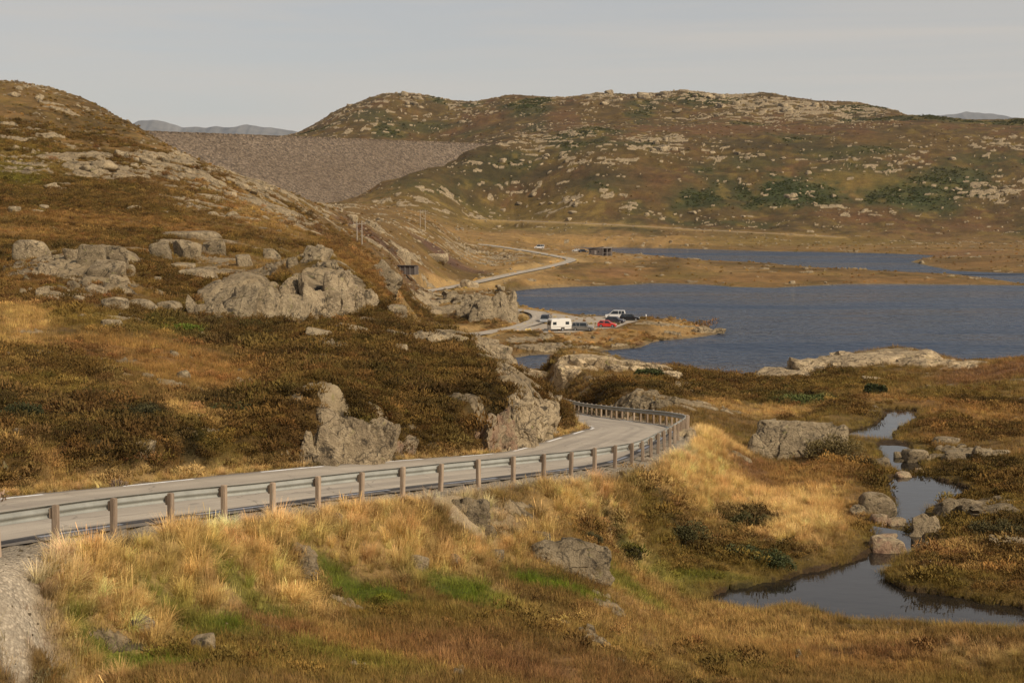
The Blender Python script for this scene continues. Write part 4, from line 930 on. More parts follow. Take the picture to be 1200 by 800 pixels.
outcrop(765, 476, 60, 12, 8, 'grey rocks in straw grass behind the far bend of the guardrail', 95)
crag([(692, 470, 36, 14, 0, 132)], 'pale rock behind the far end of the guardrail', 96)
boulder(1022, 446, 20, 5, 'low stone in the bog behind the straw grass by the upper stream', seed=97)

# --- scattered stones: counted ones, in named drifts (px, py, rx, ry, count, size px, label, group)
DRIFTS = [
 (120,108,60,9,8,9,'pale stone on the crown of the left hill against the sky','stones on the crown of the left hill'),
 (60,110,60,8,6,8,'pale stone on the crown of the left hill against the sky','stones on the crown of the left hill'),
 (150,188,46,16,14,12,'pale stone on the upper left hillside under the crown','stones on the upper left hillside'),
 (205,200,36,12,18,7,'small white stone in the boulder field on the left hill shoulder','boulder field on the left hill shoulder'),
 (90,205,80,14,14,12,'grey stone low on the upper left hillside','stones low on the upper left hillside'),
 (300,222,60,12,18,9,'white stone along the descending right edge of the left hill','stones on the edge of the left hill'),
 (250,245,70,14,16,7,'small pale stone on the brown saddle above the crags','stones on the saddle above the crags'),
 (350,262,40,14,12,8,'small pale stone left of the nearer power pole','stones left of the nearer pole'),
 (60,250,60,10,6,8,'pale stone on the left slope above the crags','stones above the left crags'),
 (430,262,50,9,12,7,'pale stone around the farther power pole','stones around the farther pole'),
 (520,268,60,8,10,6,'pale stone on the valley floor under the dam','stones on the valley floor'),
 (560,300,60,10,10,6,'pale stone on the brown slope above the far road','stones above the far road'),
 (475,120,26,12,14,10,'pale rock high on the far hill above the dam','rocks above the dam'),
 (500,140,60,14,16,7,'small rock on the far hillside behind the dam crest','rocks behind the dam crest'),
 (640,155,90,10,14,6,'small rock on the brow of the middle far hill','rocks on the middle far hill'),
 (720,118,50,8,12,10,'pale rock on the skyline of the far hill, left of its top','rocks on the left far skyline'),
 (830,115,60,9,14,11,'pale rock on the skyline of the far hill, at its top','rocks at the top of the far hill'),
 (930,128,90,9,24,9,'pale rock in the cliff band along the right far skyline','rocks of the right far cliff band'),
 (765,170,34,9,14,10,'pale rock in the cluster on the middle of the far hillside','cluster on the far hillside'),
 (620,188,60,10,16,7,'pale rock on the left flank of the far hill over the dam abutment','rocks over the dam abutment'),
 (650,240,60,10,16,7,'pale rock at the foot of the far hill left of the lake','rocks at the far hill foot'),
 (950,232,30,10,16,6,'pale rock in the stone stripe between green thickets','stones of the stripe between thickets'),
 (1165,225,44,16,26,7,'grey rock in the scree at the right end of the far hill','scree at the right of the far hill'),
 (900,190,120,14,16,6,'small pale rock on the open middle of the far hillside','rocks on the open far hillside'),
 (1090,180,80,16,12,6,'small pale rock on the upper right far hillside','rocks on the upper right far hillside'),
 (830,255,120,9,16,6,'small pale rock on the lower far hillside above the track','rocks above the far track'),
 (880,284,160,5,14,4,'small pale stone on the strip between track and lake','stones between track and lake'),
 (690,404,60,5,12,5,'small stone on the near shore of the headland','stones on the headland shore'),
 (660,396,50,4,8,5,'small stone on the bank below the parked caravan','stones below the caravan'),
 (860,332,120,2,8,4,'small stone along the edge of the grassy spit','stones along the spit'),
 (560,340,40,8,8,7,'stone beside the far road bend','stones beside the far road'),
 (900,425,14,4,4,8,'pale stone at the low shore left of the lakeside ridge','stones at the low shore'),
]
PROTO = []
for i in range(10):
    rng = np.random.default_rng(900 + i); P, Fc = rock_verts(rng, (1, rng.uniform(.6, .9), rng.uniform(.45, .8)), 3, 10, .06, .8)
    PROTO.append(fast_mesh('boulder', P, Fc)); PROTO[-1].materials.append(M['rock'])
nst = 0
for (cx, cy, rx, ry, cnt, sz, label, grp) in DRIFTS:
    rng = np.random.default_rng(int(cx * 3 + cy))
    for _ in range(int(cnt * .72 + .5)):
        x = cx + rng.normal() * rx * .55; y = cy + rng.normal() * ry * .55
        g = ground(x, y)
        if g.y > 2300: continue
        s = sz * (1.25 if g.y < 480 else 1.05) * (.5 + rng.gamma(2.0, .32)) * g.y / F * .5
        o = bpy.data.objects.new('boulder', PROTO[int(rng.integers(10))]); C.objects.link(o)
        o.scale = (s, s, s * rng.uniform(.7, 1.1)); o.rotation_euler = (rng.uniform(-.3, .3), rng.uniform(-.3, .3), rng.uniform(0, 6.28))
        o.location = (g.x, g.y + s * .4, g.z + s * .15)
        tag(o, label, 'boulder', grp); nst += 1
print('drift stones', nst)

# ------------------------------------------------------------------ the dam
m, nt, b = newmat('rockfill'); co = objco(nt)
v1 = nd_(nt, 'ShaderNodeTexVoronoi'); v1.inputs['Scale'].default_value = .62; nt.links.new(co, v1.inputs['Vector'])
v2 = nd_(nt, 'ShaderNodeTexVoronoi'); v2.inputs['Scale'].default_value = .9; nt.links.new(co, v2.inputs['Vector'])
s1_ = nd_(nt, 'ShaderNodeSeparateColor'); nt.links.new(v1.outputs['Color'], s1_.inputs[0]); s2_ = nd_(nt, 'ShaderNodeSeparateColor'); nt.links.new(v2.outputs['Color'], s2_.inputs[0])
c = ramp(nt, s1_.outputs[0], (0, (.065, .048, .033)), (.5, (.14, .106, .072)), (1, (.25, .19, .13)))
c = mixc(nt, .5, c, ramp(nt, s2_.outputs[1], (0, (.035, .028, .021)), (.6, (.13, .10, .073)), (1, (.30, .24, .18))))
c = mixc(nt, ramp(nt, noise(nt, co, .012, 4), (.4, 0), (.65, .35)), c, (.105, .075, .048))
c = mixc(nt, 1.0, c, (.98, .94, .89), 'MULTIPLY')
nt.links.new(c, b.inputs['Base Color'])
bump(nt, b, math_(nt, 'ADD', math_(nt, 'MULTIPLY', v1.outputs['Distance'], -1.0), s2_.outputs[0]), 1.0, .8); M['rockfill'] = m
A0 = at(60, 152.5, 975); B0 = at(590, 168.6, 1262); B0.z = A0.z = at(380, 163.6, 1143).z
dv = (B0 - A0); Ld = dv.length; dv.normalize(); fr = Vector((dv.y, -dv.x, 0))         # towards the valley
if fr.y > 0: fr = -fr
ns = 420; prof = [(-60, -42), (-8, -.4), (-4.2, 0), (4, 0)] + [(4 + 1.45 * t, -t) for t in np.linspace(1.2, 66, 72)]
rw = []
for (f_, z_) in prof:
    s = np.linspace(0, Ld, ns); rw.append(np.stack([A0.x + dv.x * s + fr.x * f_, A0.y + dv.y * s + fr.y * f_, A0.z + z_ + s * 0], -1))
rw = np.array(rw); dn = perlin(rw[..., 0] / 2.1 + rw[..., 2] * .7, rw[..., 1] / 2.1 + rw[..., 2] * .9, 71) * .55 + fbm(rw[..., 0] + rw[..., 2], rw[..., 1], 40, 2, 72) * .9
rw[4:, :, 1] -= dn[4:] * .7; rw[4:, :, 2] += dn[4:] * .5
dam = link('dam', grid_mesh('dam', rw[..., 0], rw[..., 1], rw[..., 2]), M['rockfill'])
tag(dam, 'long grey rockfill embankment dam with a level crest across the valley head', 'dam')
V, Fc = [], []
nb = 150
rng = np.random.default_rng(5)
for i in range(nb):                                  # crest parapet of set blocks
    s0, s1q = Ld * i / nb, Ld * (i + .94) / nb; hh = 1.0 + rng.uniform(-.15, .2)
    for s in (s0, s1q):
        for f_, z_ in ((3.2, -.5), (4.3, -.5), (4.2, hh), (3.3, hh)):
            V.append((A0.x + dv.x * s + fr.x * f_, A0.y + dv.y * s + fr.y * f_, A0.z + z_))
    q = i * 8; Fc += [(q, q + 1, q + 2, q + 3), (q + 7, q + 6, q + 5, q + 4), (q + 1, q, q + 4, q + 5), (q + 2, q + 1, q + 5, q + 6), (q + 3, q + 2, q + 6, q + 7), (q, q + 3, q + 7, q + 4)]
link('crest_parapet', mesh_from('crest_parapet', V, Fc), M['rockfill'], dam)
# ------------------------------------------------------------------ small-mesh helpers
class MB:
    def __init__(s): s.bm = bmesh.new()
    def box(s, x0, x1, y0, y1, z0, z1, bev=0):
        r = bmesh.ops.create_cube(s.bm, size=1)
        for v in r['verts']: v.co = (x0 + (v.co.x + .5) * (x1 - x0), y0 + (v.co.y + .5) * (y1 - y0), z0 + (v.co.z + .5) * (z1 - z0))
        if bev: bmesh.ops.bevel(s.bm, geom=list({e for v in r['verts'] for e in v.link_edges}), offset=bev, segments=2, affect='EDGES')
        return s
    def cyl(s, p, axis, r, l, seg=20, r2=None):
        q = bmesh.ops.create_cone(s.bm, cap_ends=True, segments=seg, radius1=r, radius2=r if r2 is None else r2, depth=l)
        rot = Vector((0, 0, 1)).rotation_difference(Vector(axis)).to_matrix()
        for v in q['verts']: v.co = rot @ v.co + Vector(p)
        return s
    def poly(s, pts, y0, y1, y0t=None, bev=0):
        """extrude a side outline (x, z) across y"""
        a = [s.bm.verts.new((x, y0, z)) for x, z in pts]; b = [s.bm.verts.new((x, y1, z)) for x, z in pts]; n = len(pts)
        fs = [s.bm.faces.new(a), s.bm.faces.new(b[::-1])] + [s.bm.faces.new((a[i], b[i], b[(i + 1) % n], a[(i + 1) % n])) for i in range(n)]
        bmesh.ops.recalc_face_normals(s.bm, faces=fs)
        if bev: bmesh.ops.bevel(s.bm, geom=list({e for f in fs for e in f.edges}), offset=bev, segments=2, affect='EDGES')
        return s
    def quad(s, *pts):
        s.bm.faces.new([s.bm.verts.new(p) for p in pts]); return s
    def slab(s, pts, nrm, t):
        n = Vector(nrm).normalized() * t; a = [s.bm.verts.new(Vector(p) - n) for p in pts]; b = [s.bm.verts.new(Vector(p) + n) for p in pts]; k = len(pts)
        fs = [s.bm.faces.new(a[::-1]), s.bm.faces.new(b)] + [s.bm.faces.new((a[i], a[(i + 1) % k], b[(i + 1) % k], b[i])) for i in range(k)]
        bmesh.ops.recalc_face_normals(s.bm, faces=fs); return s
    def build(s, name, mat, parent=None, smooth=False):
        me = bpy.data.meshes.new(name); s.bm.to_mesh(me); s.bm.free(); return link(name, me, M[mat], parent, smooth)
for nm, c_, ro, me_, sp in (('paint_red', (.52, .035, .025), .3, 0, .5), ('paint_white', (.62, .60, .57), .35, 0, .5), ('paint_black', (.012, .012, .014), .25, 0, .5), ('paint_grey', (.23, .22, .20), .3, .4, .5),
     ('paint_silver', (.42, .42, .41), .3, .5, .5), ('paint_dusk', (.05, .045, .055), .3, .2, .5), ('glass', (.015, .018, .02), .08, 0, .6), ('rubber', (.02, .02, .02), .85, 0, .2), ('rim', (.4, .4, .4), .35, .7, .5),
     ('lamp', (.7, .7, .66), .15, 0, .6), ('tail', (.35, .02, .015), .2, 0, .6), ('trim_dark', (.03, .03, .03), .6, 0, .3), ('caravan_white', (.62, .59, .53), .4, 0, .4), ('caravan_stripe', (.30, .27, .24), .4, 0, .4),
     ('timber_dark', (.10, .08, .068), .9, 0, .1), ('timber_grey', (.24, .21, .18), .9, 0, .1), ('roof_felt', (.06, .05, .045), .9, 0, .1), ('pole_wood', (.31, .26, .20), .9, 0, .1), ('ceramic', (.3, .25, .2), .4, 0, .4)):
    plain(nm, c_, ro, me_, sp)
# weathered post wood, galvanised rail
m, nt, b = newmat('post_wood'); tc = nd_(nt, 'ShaderNodeTexCoord'); oi = nd_(nt, 'ShaderNodeObjectInfo')
mp = nd_(nt, 'ShaderNodeMapping'); mp.inputs['Scale'].default_value = (22, 22, 2.2); nt.links.new(tc.outputs['Object'], mp.inputs[0])
off = nd_(nt, 'ShaderNodeVectorMath', operation='ADD'); nt.links.new(mp.outputs[0], off.inputs[0]); nt.links.new(oi.outputs['Location'], off.inputs[1])
c = ramp(nt, noise(nt, off.outputs[0], 1, 6, .7), (.3, (.20, .145, .10)), (.55, (.32, .25, .18)), (.75, (.42, .345, .26)))
c = mixc(nt, 1.0, c, ramp(nt, oi.outputs['Random'], (0, (.72, .68, .66)), (1, (1.2, 1.15, 1.1))), 'MULTIPLY')
c = mixc(nt, ramp(nt, noise(nt, off.outputs[0], .35, 3), (.6, 0), (.7, .5)), c, (.36, .33, .25))
nt.links.new(c, b.inputs['Base Color']); bump(nt, b, noise(nt, off.outputs[0], 1.2, 4), .01, .8); M['post_wood'] = m
m, nt, b = newmat('galvanised'); co = objco(nt)
c = ramp(nt, noise(nt, co, 1.3, 6, .65), (.35, (.25, .245, .21)), (.65, (.34, .335, .29))); c = mixc(nt, ramp(nt, noise(nt, co, 8, 4, .8), (.6, 0), (.72, .5)), c, (.15, .13, .10))
nt.links.new(c, b.inputs['Base Color']); b.inputs['Metallic'].default_value = .25; b.inputs['Roughness'].default_value = .55; b.inputs['Specular IOR Level'].default_value = .4; M['galvanised'] = m

# ------------------------------------------------------------------ guardrail
gr0 = Vector(rail_path[int(np.argmin(np.abs(rail_path[:, 1] - 35)))])
gr = empty('guardrail', gr0); tag(gr, 'long steel guardrail on wooden posts along the outer edge of the road', 'guardrail')
rs = rail_path[rail_path[:, 1] > 23.5]; nr_ = normals(rs)
for k in range(len(rs)): rs[k, 2] = max(rs[k, 2], -999)
prof = [(0, .155), (.035, .15), (.07, .115), (.07, .085), (.035, .045), (.012, .02), (.012, -.02), (.035, -.045), (.07, -.085), (.07, -.115), (.035, -.15), (0, -.155)]
V, Fc = [], []; kp = len(prof)
for i, p in enumerate(rs):
    for o_, z_ in prof: V.append((p[0] + nr_[i, 0] * (.13 + o_) - gr0.x, p[1] + nr_[i, 1] * (.13 + o_) - gr0.y, p[2] + .68 + z_ * .93 + .006 * math.sin(i * .37) - gr0.z))
for i in range(len(rs) - 1):
    for j in range(kp - 1): Fc.append((i * kp + j, (i + 1) * kp + j, (i + 1) * kp + j + 1, i * kp + j + 1))
rail = link('rail', mesh_from('rail', V, Fc), M['galvanised'], gr, True)
md = rail.modifiers.new('thick', 'SOLIDIFY'); md.thickness = .006
sl2 = np.concatenate([[0], np.cumsum(np.linalg.norm(np.diff(rs[:, :2], axis=0), axis=1))])
pm_ = MB(); pm_.box(-.072, .072, -.065, .065, -.55, .845, .018); post = pm_.build('post', 'post_wood', gr)
sp_ = MB(); sp_.box(-.05, .05, .07, .135, .54, .77, .008); spacer = sp_.build('spacer', 'post_wood', post)
rng = np.random.default_rng(3); s = .3; first = True; npst = 0
while s < sl2[-1] and npst < 98:
    x = np.interp(s, sl2, rs[:, 0]); y = np.interp(s, sl2, rs[:, 1]); z = np.interp(s, sl2, rs[:, 2]); ta = math.atan2(np.interp(s + .5, sl2, rs[:, 1]) - np.interp(s - .5, sl2, rs[:, 1]), np.interp(s + .5, sl2, rs[:, 0]) - np.interp(s - .5, sl2, rs[:, 0]))
    if first: p = post; q = spacer; first = False
    else:
        p = post.copy(); C.objects.link(p); q = spacer.copy(); C.objects.link(q); q.parent = p
    p.parent = gr; p.location = (x - gr0.x, y - gr0.y, z - gr0.z + rng.uniform(-.045, .03)); p.rotation_euler = (rng.uniform(-.035, .035), rng.uniform(-.04, .06), ta + rng.uniform(-.06, .06))
    s += 2.05 if y < 68 else 1.55; npst += 1
print('posts', npst)

# ------------------------------------------------------------------ vehicles (x forward, z up, wheels on z = 0)
def wheel(root, x, y, r=.32, w=.2):
    t = MB().cyl((0, 0, 0), (0, 1, 0), r, w, 24).build('wheel', 'rubber', root); t.location = (x, y, r)
    sgn = 1 if y > 0 else -1
    rm = MB().cyl((0, sgn * (w / 2 + .004), 0), (0, 1, 0), r * .62, .02, 20).build('rim', 'rim', t)
def car(px, py, ang, label, paint, L_=4.3, W_=1.78, belt=.92, top=1.46, hood=.30, cab=(.02, .12, .72, .97), nose=.62, group=None, z=None, roof=None, lower=None):
    """cab: bottom front / top front / top rear / bottom rear of the cabin as fractions of the length behind the bonnet"""
    g = at(px, py, on_plane(px, py, LOTZ)[1]) if z is None else z
    root = empty('parked_car', g, ang); tag(root, label, 'car', group)
    xf, xr = L_ / 2, -L_ / 2; xc0 = xf - hood * L_
    h = W_ / 2
    body = MB()
    pts = [(xr, .32), (xr + .03, belt - .06), (xr + .12, belt), (xc0, belt + .01), (xf - .35, belt - .16), (xf - .06, nose), (xf, .4), (xf - .08, .24)]
    wx = [xr + .78, xf - .82]; arcs = []
    low = [(xf - .08, .22)]
    for wc in (wx[1], wx[0]):
        low += [(wc + .40 * math.cos(a), .22 + .40 * math.sin(a)) for a in np.linspace(0, math.pi, 9)]
    pts = pts[:-1] + low + [(xr + .06, .22)]
    body.poly(pts, -h, h, bev=.0)
    bo = body.build('body', paint, root); bv = bo.modifiers.new('bevel', 'BEVEL'); bv.width = .05; bv.segments = 2; bv.limit_method = 'ANGLE'
    length = xc0 - xr
    X = lambda f: xc0 - f * length
    x0, x1, x2, x3 = [X(f) for f in cab]; hb, ht = h * .96, h * .78
    roofp = MB().poly([(x1 + .03, top - .05), (x1 - .05, top), (x2 + .05, top), (x2 - .03, top - .06)], -ht, ht).build('roof', roof or paint, root)
    rm = roofp.modifiers.new('bevel', 'BEVEL'); rm.width = .03
    zb, zt = belt - .01, top - .045
    pl = MB()                                                        # pillars
    def bar(p, q, t=.045):
        d = (Vector(q) - Vector(p)); mid = (Vector(p) + Vector(q)) / 2; pl.cyl(mid, d.normalized(), t, d.length, 8)
    xm = (x1 + x2) / 2 + .05
    for sg in (-1, 1):
        bar((x0, sg * hb, zb), (x1, sg * ht, zt)); bar((x3, sg * hb, zb), (x2, sg * ht, zt), .06); bar((xm, sg * hb, zb), (xm - .02, sg * ht, zt)); bar((x2 + .75, sg * hb, zb), (x2 + .6, sg * ht, zt), .035)
    pl.build('pillars', roof or paint, root)
    e = .015
    MB().slab([(x0 - e, -hb + .06, zb), (x0 - e, hb - .06, zb), (x1 - e, ht - .05, zt), (x1 - e, -ht + .05, zt)], (1, 0, .6), .008).build('windscreen', 'glass', root)
    MB().slab([(x3 + e, -hb + .06, zb), (x3 + e, hb - .06, zb), (x2 + e, ht - .05, zt), (x2 + e, -ht + .05, zt)], (-1, 0, .5), .008).build('rear_window', 'glass', root)
    for sg in (-1, 1):
        MB().slab([(x0 - .08, sg * hb * .985, zb), (x3 + .06, sg * hb * .985, zb), (x2 + .04, sg * ht * .985, zt), (x1 - .05, sg * ht * .985, zt)], (0, sg, .25), .006).build('side_window', 'glass', root)
    for wc in wx:
        for sg in (-1, 1): wheel(root, wc, sg * (h - .09))
    for sg in (-1, 1):
        MB().box(xf - .14, xf - .015, sg * (h - .2) - .17, sg * (h - .2) + .17, nose - .03, nose + .10, .02).build('headlight', 'lamp', root)
        MB().box(xr - .012, xr + .08, sg * (h - .15) - .13, sg * (h - .15) + .13, .62, .82, .02).build('tail_light', 'tail', root)
        MB().box(x0 - .25, x0 - .08, sg * (h + .1) - .09, sg * (h + .1) + .09, belt, belt + .13, .02).build('mirror', paint, root)
    MB().box(xf - .06, xf + .02, -h * .9, h * .9, .26, .44, .02).build('bumper', lower or 'trim_dark', root)
    MB().box(xr - .02, xr + .06, -h * .9, h * .9, .28, .46, .02).build('bumper', lower or 'trim_dark', root)
    return root
G_ = 'vehicles in the lakeside parking area'
car(683, 387.2, R(-8), 'grey brown estate car with dark windows parked right of the caravan', 'paint_grey', 4.6, 1.85, .98, 1.72, .27, (.0, .10, .93, 1.0), .72)
car(711.5, 383.2, R(-10), 'bright red hatchback parked side-on in the gravel', 'paint_red', 4.1, 1.75, .9, 1.45, .27, (.0, .22, .80, .99), .6)
car(721, 378.3, R(-18), 'dusky purple car half hidden behind the red hatchback', 'paint_dusk', 4.3, 1.76, .9, 1.42, .28, (.0, .2, .78, .98), .6)
car(721, 372.8, R(172), 'tall white van-like car parked at the water edge behind the others', 'paint_white', 4.6, 1.9, 1.0, 1.85, .2, (.0, .24, .95, 1.0), .75)
car(738, 375.4, R(-8), 'black car parked farthest right at the water edge', 'paint_black', 4.5, 1.82, .93, 1.50, .28, (.0, .18, .86, .99), .62)
car(638.3, 378.4, R(-97), 'small grey van parked nose-on left behind the caravan', 'paint_silver', 4.2, 1.85, 1.0, 1.85, .18, (.0, .18, .97, 1.0), .75, roof='paint_dusk')
# caravan
g = at(655.5, 387.4, on_plane(655.5, 387.4, LOTZ)[1]); cv = empty('caravan', g, R(24)); tag(cv, 'white touring caravan with two small side windows parked at the lot edge', 'caravan')
cv.rotation_euler = (0, 0, R(22))
bd = MB().poly([(-2.35, .5), (-2.42, 1.2), (-2.25, 2.35), (-2.05, 2.52), (1.95, 2.55), (2.2, 2.4), (2.42, 1.25), (2.35, .5), (.75, .42), (.7, .75), (-.1, .75), (-.15, .42)], -1.1, 1.1).build('body', 'caravan_white', cv)
bv = bd.modifiers.new('bevel', 'BEVEL'); bv.width = .06; bv.segments = 3; bv.limit_method = 'ANGLE'
for sg in (-1, 1):
    for xw in (-1.55, 1.35): 
        wf = MB().box(xw - .42, xw + .42, sg * 1.1 - .02, sg * 1.1 + .02, 1.35, 1.98, .015).build('window_frame', 'trim_dark', cv)
        MB().box(xw - .36, xw + .36, sg * 1.125 - .01, sg * 1.125 + .01, 1.41, 1.92).build('pane', 'glass', wf)
    MB().box(-2.2, 2.2, sg * 1.1 - .008, sg * 1.1 + .008, .86, .98).build('stripe', 'caravan_stripe', cv)
    wheel(cv, .3, sg * .98, .33, .2)
MB().slab([(-2.44, -.8, 1.3), (-2.44, .8, 1.3), (-2.31, .75, 2.1), (-2.31, -.75, 2.1)], (-1, 0, .12), .02).build('front_window', 'glass', cv)
MB().slab([(2.44, -.8, 1.35), (2.44, .8, 1.35), (2.30, .75, 2.0), (2.30, -.75, 2.0)], (1, 0, .12), .02).build('rear_window', 'glass', cv)
MB().box(-.3, .3, -.3, .3, 2.5, 2.66, .03).build('roof_vent', 'paint_silver', cv)
db = MB(); db.box(-3.5, -2.3, -.05, .05, .44, .54); db.cyl((-3.3, 0, .3), (0, 0, 1), .04, .6, 10); db.build('drawbar', 'trim_dark', cv)
# white marker post at the water edge
g = ground(757, 374); mk = MB().cyl((0, 0, .5), (0, 0, 1), .16, 1.1, 12).cyl((0, 0, 1.1), (0, 0, 1), .16, .12, 12, .06).build('marker_post', 'paint_white'); mk.location = g; tag(mk, 'short white marker post beside the black car at the lake', 'post')

# vehicles by the far hut
def far_ground(px, py): return ground(px, py)
car(675, 294.6, R(170), 'small white car parked left of the far lakeside hut', 'paint_white', z=far_ground(675, 294.6))
car(683.5, 295.6, R(10), 'dark car between the white car and the far hut', 'paint_black', z=far_ground(683.5, 295.6))
car(632, 291.2, R(175), 'pale car parked alone where the far road nears the lake', 'paint_white', 5.2, 2.0, 1.1, 2.1, .16, (.0, .2, .97, 1.0), .85, z=far_ground(632, 291.2))
# hut
g = ground(704, 297.8); hu = empty('lakeside_hut', g, R(-6)); hu.scale = (.85, .85, .82); tag(hu, 'low dark timber hut with an open grey porch beside the far lake', 'hut')
MB().box(-6.3, 1.0, -2.5, 3.5, -1, 2.9).build('wall', 'timber_dark', hu)
rf = MB().poly([(-6.8, 2.7), (-6.8, 2.95), (1.4, 4.15), (1.4, 3.9)], -3.0, 4.0).build('roof', 'roof_felt', hu)
dr = MB().box(-3.2, -2.2, -2.56, -2.5, 0, 2.05).build('door', 'timber_grey', hu); MB().cyl((-2.35, -2.6, 1.0), (0, 1, 0), .05, .08, 8).build('handle', 'rim', dr)
for xw in (-5.3, -1.0):
    wf = MB().box(xw - .5, xw + .5, -2.56, -2.5, 1.0, 2.0).build('window', 'timber_grey', hu); MB().box(xw - .42, xw + .42, -2.59, -2.56, 1.08, 1.92).build('pane', 'glass', wf)
MB().box(1.0, 6.0, -2.9, 3.6, 3.3, 3.75).build('porch_roof', 'timber_grey', hu)
for xw in (1.3, 3.5, 5.7):
    MB().box(xw - .16, xw + .16, -2.7, -2.4, -1, 3.3).build('porch_post', 'timber_grey', hu)
MB().box(1.0, 6.0, 1.5, 3.4, -1, 3.3).build('porch_back_wall', 'timber_dark', hu)
MB().box(1.3, 5.7, -2.65, -2.5, .75, .95).build('rail', 'timber_grey', hu)

# low dark shed in the hollow left of the far road
g = ground(471, 317); sh = empty('shed', g, R(-14)); tag(sh, 'low dark weathered shed half sunk in the brown hollow left of the far road', 'shed')
k = g.y / F * 36 / 2
MB().box(-k, k, -1.4, 1.6, -1, 1.3).build('wall', 'timber_dark', sh)
MB().poly([(-k - .2, 1.25), (-k - .2, 1.4), (k + .2, 1.4), (k + .2, 1.25)], -1.7, .1).build('roof', 'roof_felt', sh)
for xw in np.linspace(-k, k, 7): MB().box(xw - .08, xw + .08, -1.52, -1.42, -1, 1.2).build('wall_post', 'timber_grey', sh)
# power poles
def hframe(px1, px2, py, top, label):
    g1 = ground((px1 + px2) / 2, py); k = g1.y / F; H = (py - top) * k; w = (px2 - px1) * k / 2
    r = empty('power_pole', g1, R(0)); tag(r, label, 'power pole', 'twin power poles on the brown slope')
    for sg in (-1, 1):
        lo = zat(g1.x + sg * w, g1.y) - g1.z
        MB().cyl((sg * w, 0, (H + lo - 1) / 2), (0, 0, 1), .15, H - lo + 1, 10, .11).build('post', 'pole_wood', r)
    MB().box(-w - .9, w + .9, -.06, .06, H - .75, H - .6).build('crossarm', 'pole_wood', r)
    for x in (-w - .8, 0, w + .8): MB().cyl((x, 0, H - .4), (0, 0, 1), .06, .4, 8).build('insulator', 'ceramic', r)
hframe(418.5, 424.2, 288, 259, 'nearer twin wooden power pole on the slope above the plum heather')
hframe(492.5, 498.3, 268.5, 246, 'farther twin wooden power pole standing on the pale stony rise')
# ------------------------------------------------------------------ vegetation (what nobody could count: grass and heather), instanced
lib = bpy.data.collections.new('plant_library')
def lib_mesh(name, V, Fc, mat):
    me = bpy.data.meshes.new(name); me.from_pydata([tuple(v) for v in V], [], [tuple(f) for f in Fc]); me.materials.append(mat); me.update()
    return bpy.data.objects.new(name, me)
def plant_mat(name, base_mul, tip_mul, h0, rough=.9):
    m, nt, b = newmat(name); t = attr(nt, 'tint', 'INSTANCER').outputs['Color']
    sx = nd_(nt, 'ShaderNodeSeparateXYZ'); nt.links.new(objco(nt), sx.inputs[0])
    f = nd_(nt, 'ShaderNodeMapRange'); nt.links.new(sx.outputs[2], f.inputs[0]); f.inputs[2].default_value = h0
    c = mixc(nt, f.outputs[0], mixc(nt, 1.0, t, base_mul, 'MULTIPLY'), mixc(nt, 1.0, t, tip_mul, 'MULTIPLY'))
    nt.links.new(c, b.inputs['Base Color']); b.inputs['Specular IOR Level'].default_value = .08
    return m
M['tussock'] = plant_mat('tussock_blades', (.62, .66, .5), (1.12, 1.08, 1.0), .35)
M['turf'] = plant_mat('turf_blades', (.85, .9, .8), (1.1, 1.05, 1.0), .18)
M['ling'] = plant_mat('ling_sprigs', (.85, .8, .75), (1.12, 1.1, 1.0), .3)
def tussock(seed, n=80, Lr=(.45, .85), w=.011, droop=.8, root=.12, segs=3):
    rng = np.random.default_rng(seed); V, Fc = [], []; lean = rng.uniform(0, 6.28); la = rng.uniform(.05, .25)
    for _ in range(n):
        a = rng.uniform(0, 6.28); rr = root * math.sqrt(rng.uniform()); p = np.array([rr * math.cos(a), rr * math.sin(a), -.04])
        th = rng.uniform(0, 1) ** .7 * droop; L_ = rng.uniform(*Lr); az = a + rng.normal() * .5; el = math.pi / 2 - .12 - th * .35; b0 = len(V); side = np.array([-math.sin(az), math.cos(az), 0])
        for s in range(segs + 1):
            t = s / segs; ww = w * (1 - t * .85) * .5
            V += [p - side * ww, p + side * ww]
            d = np.array([math.cos(az) * math.cos(el), math.sin(az) * math.cos(el), math.sin(el)]) + np.array([math.cos(lean), math.sin(lean), 0]) * la * t
            p = p + d * L_ / segs; el -= th * .95 / segs * 1.3
        for s in range(segs): q = b0 + s * 2; Fc.append((q, q + 1, q + 3, q + 2))
    return V, Fc
def clump(seed, n=130, r=.34, h=.26, leaf=.05):
    rng = np.random.default_rng(seed); V, Fc = [], []
    lob = [(rng.normal() * r * .4, rng.normal() * r * .4, rng.uniform(.6, 1.1)) for _ in range(4)]
    for _ in range(n):
        lx, ly, ls = lob[int(rng.integers(4))]
        a = rng.uniform(0, 6.28); e = math.asin(rng.uniform(0, 1)); k = rng.uniform(.55, 1.05) * ls
        p = np.array([lx + r * .75 * k * math.cos(a) * math.cos(e), ly + r * .75 * k * math.sin(a) * math.cos(e), h * k * math.sin(e)])
        d = np.array([math.cos(a) * math.cos(e) * .6, math.sin(a) * math.cos(e) * .6, .55 + rng.uniform(0, .6)]); d += rng.normal(size=3) * .35; d /= np.linalg.norm(d)
        s_ = np.cross(d, rng.normal(size=3)); s_ /= np.linalg.norm(s_) + 1e-9; L_ = leaf * rng.uniform(1.2, 2.6); w_ = leaf * rng.uniform(.35, .6); b0 = len(V)
        V += [p - s_ * w_, p + s_ * w_, p + d * L_ + s_ * w_ * .5, p + d * L_ - s_ * w_ * .5]; Fc.append((b0, b0 + 1, b0 + 2, b0 + 3))
    return V, Fc
def family(name, objs):
    c = bpy.data.collections.new(name)
    for o in objs: c.objects.link(o)
    return c
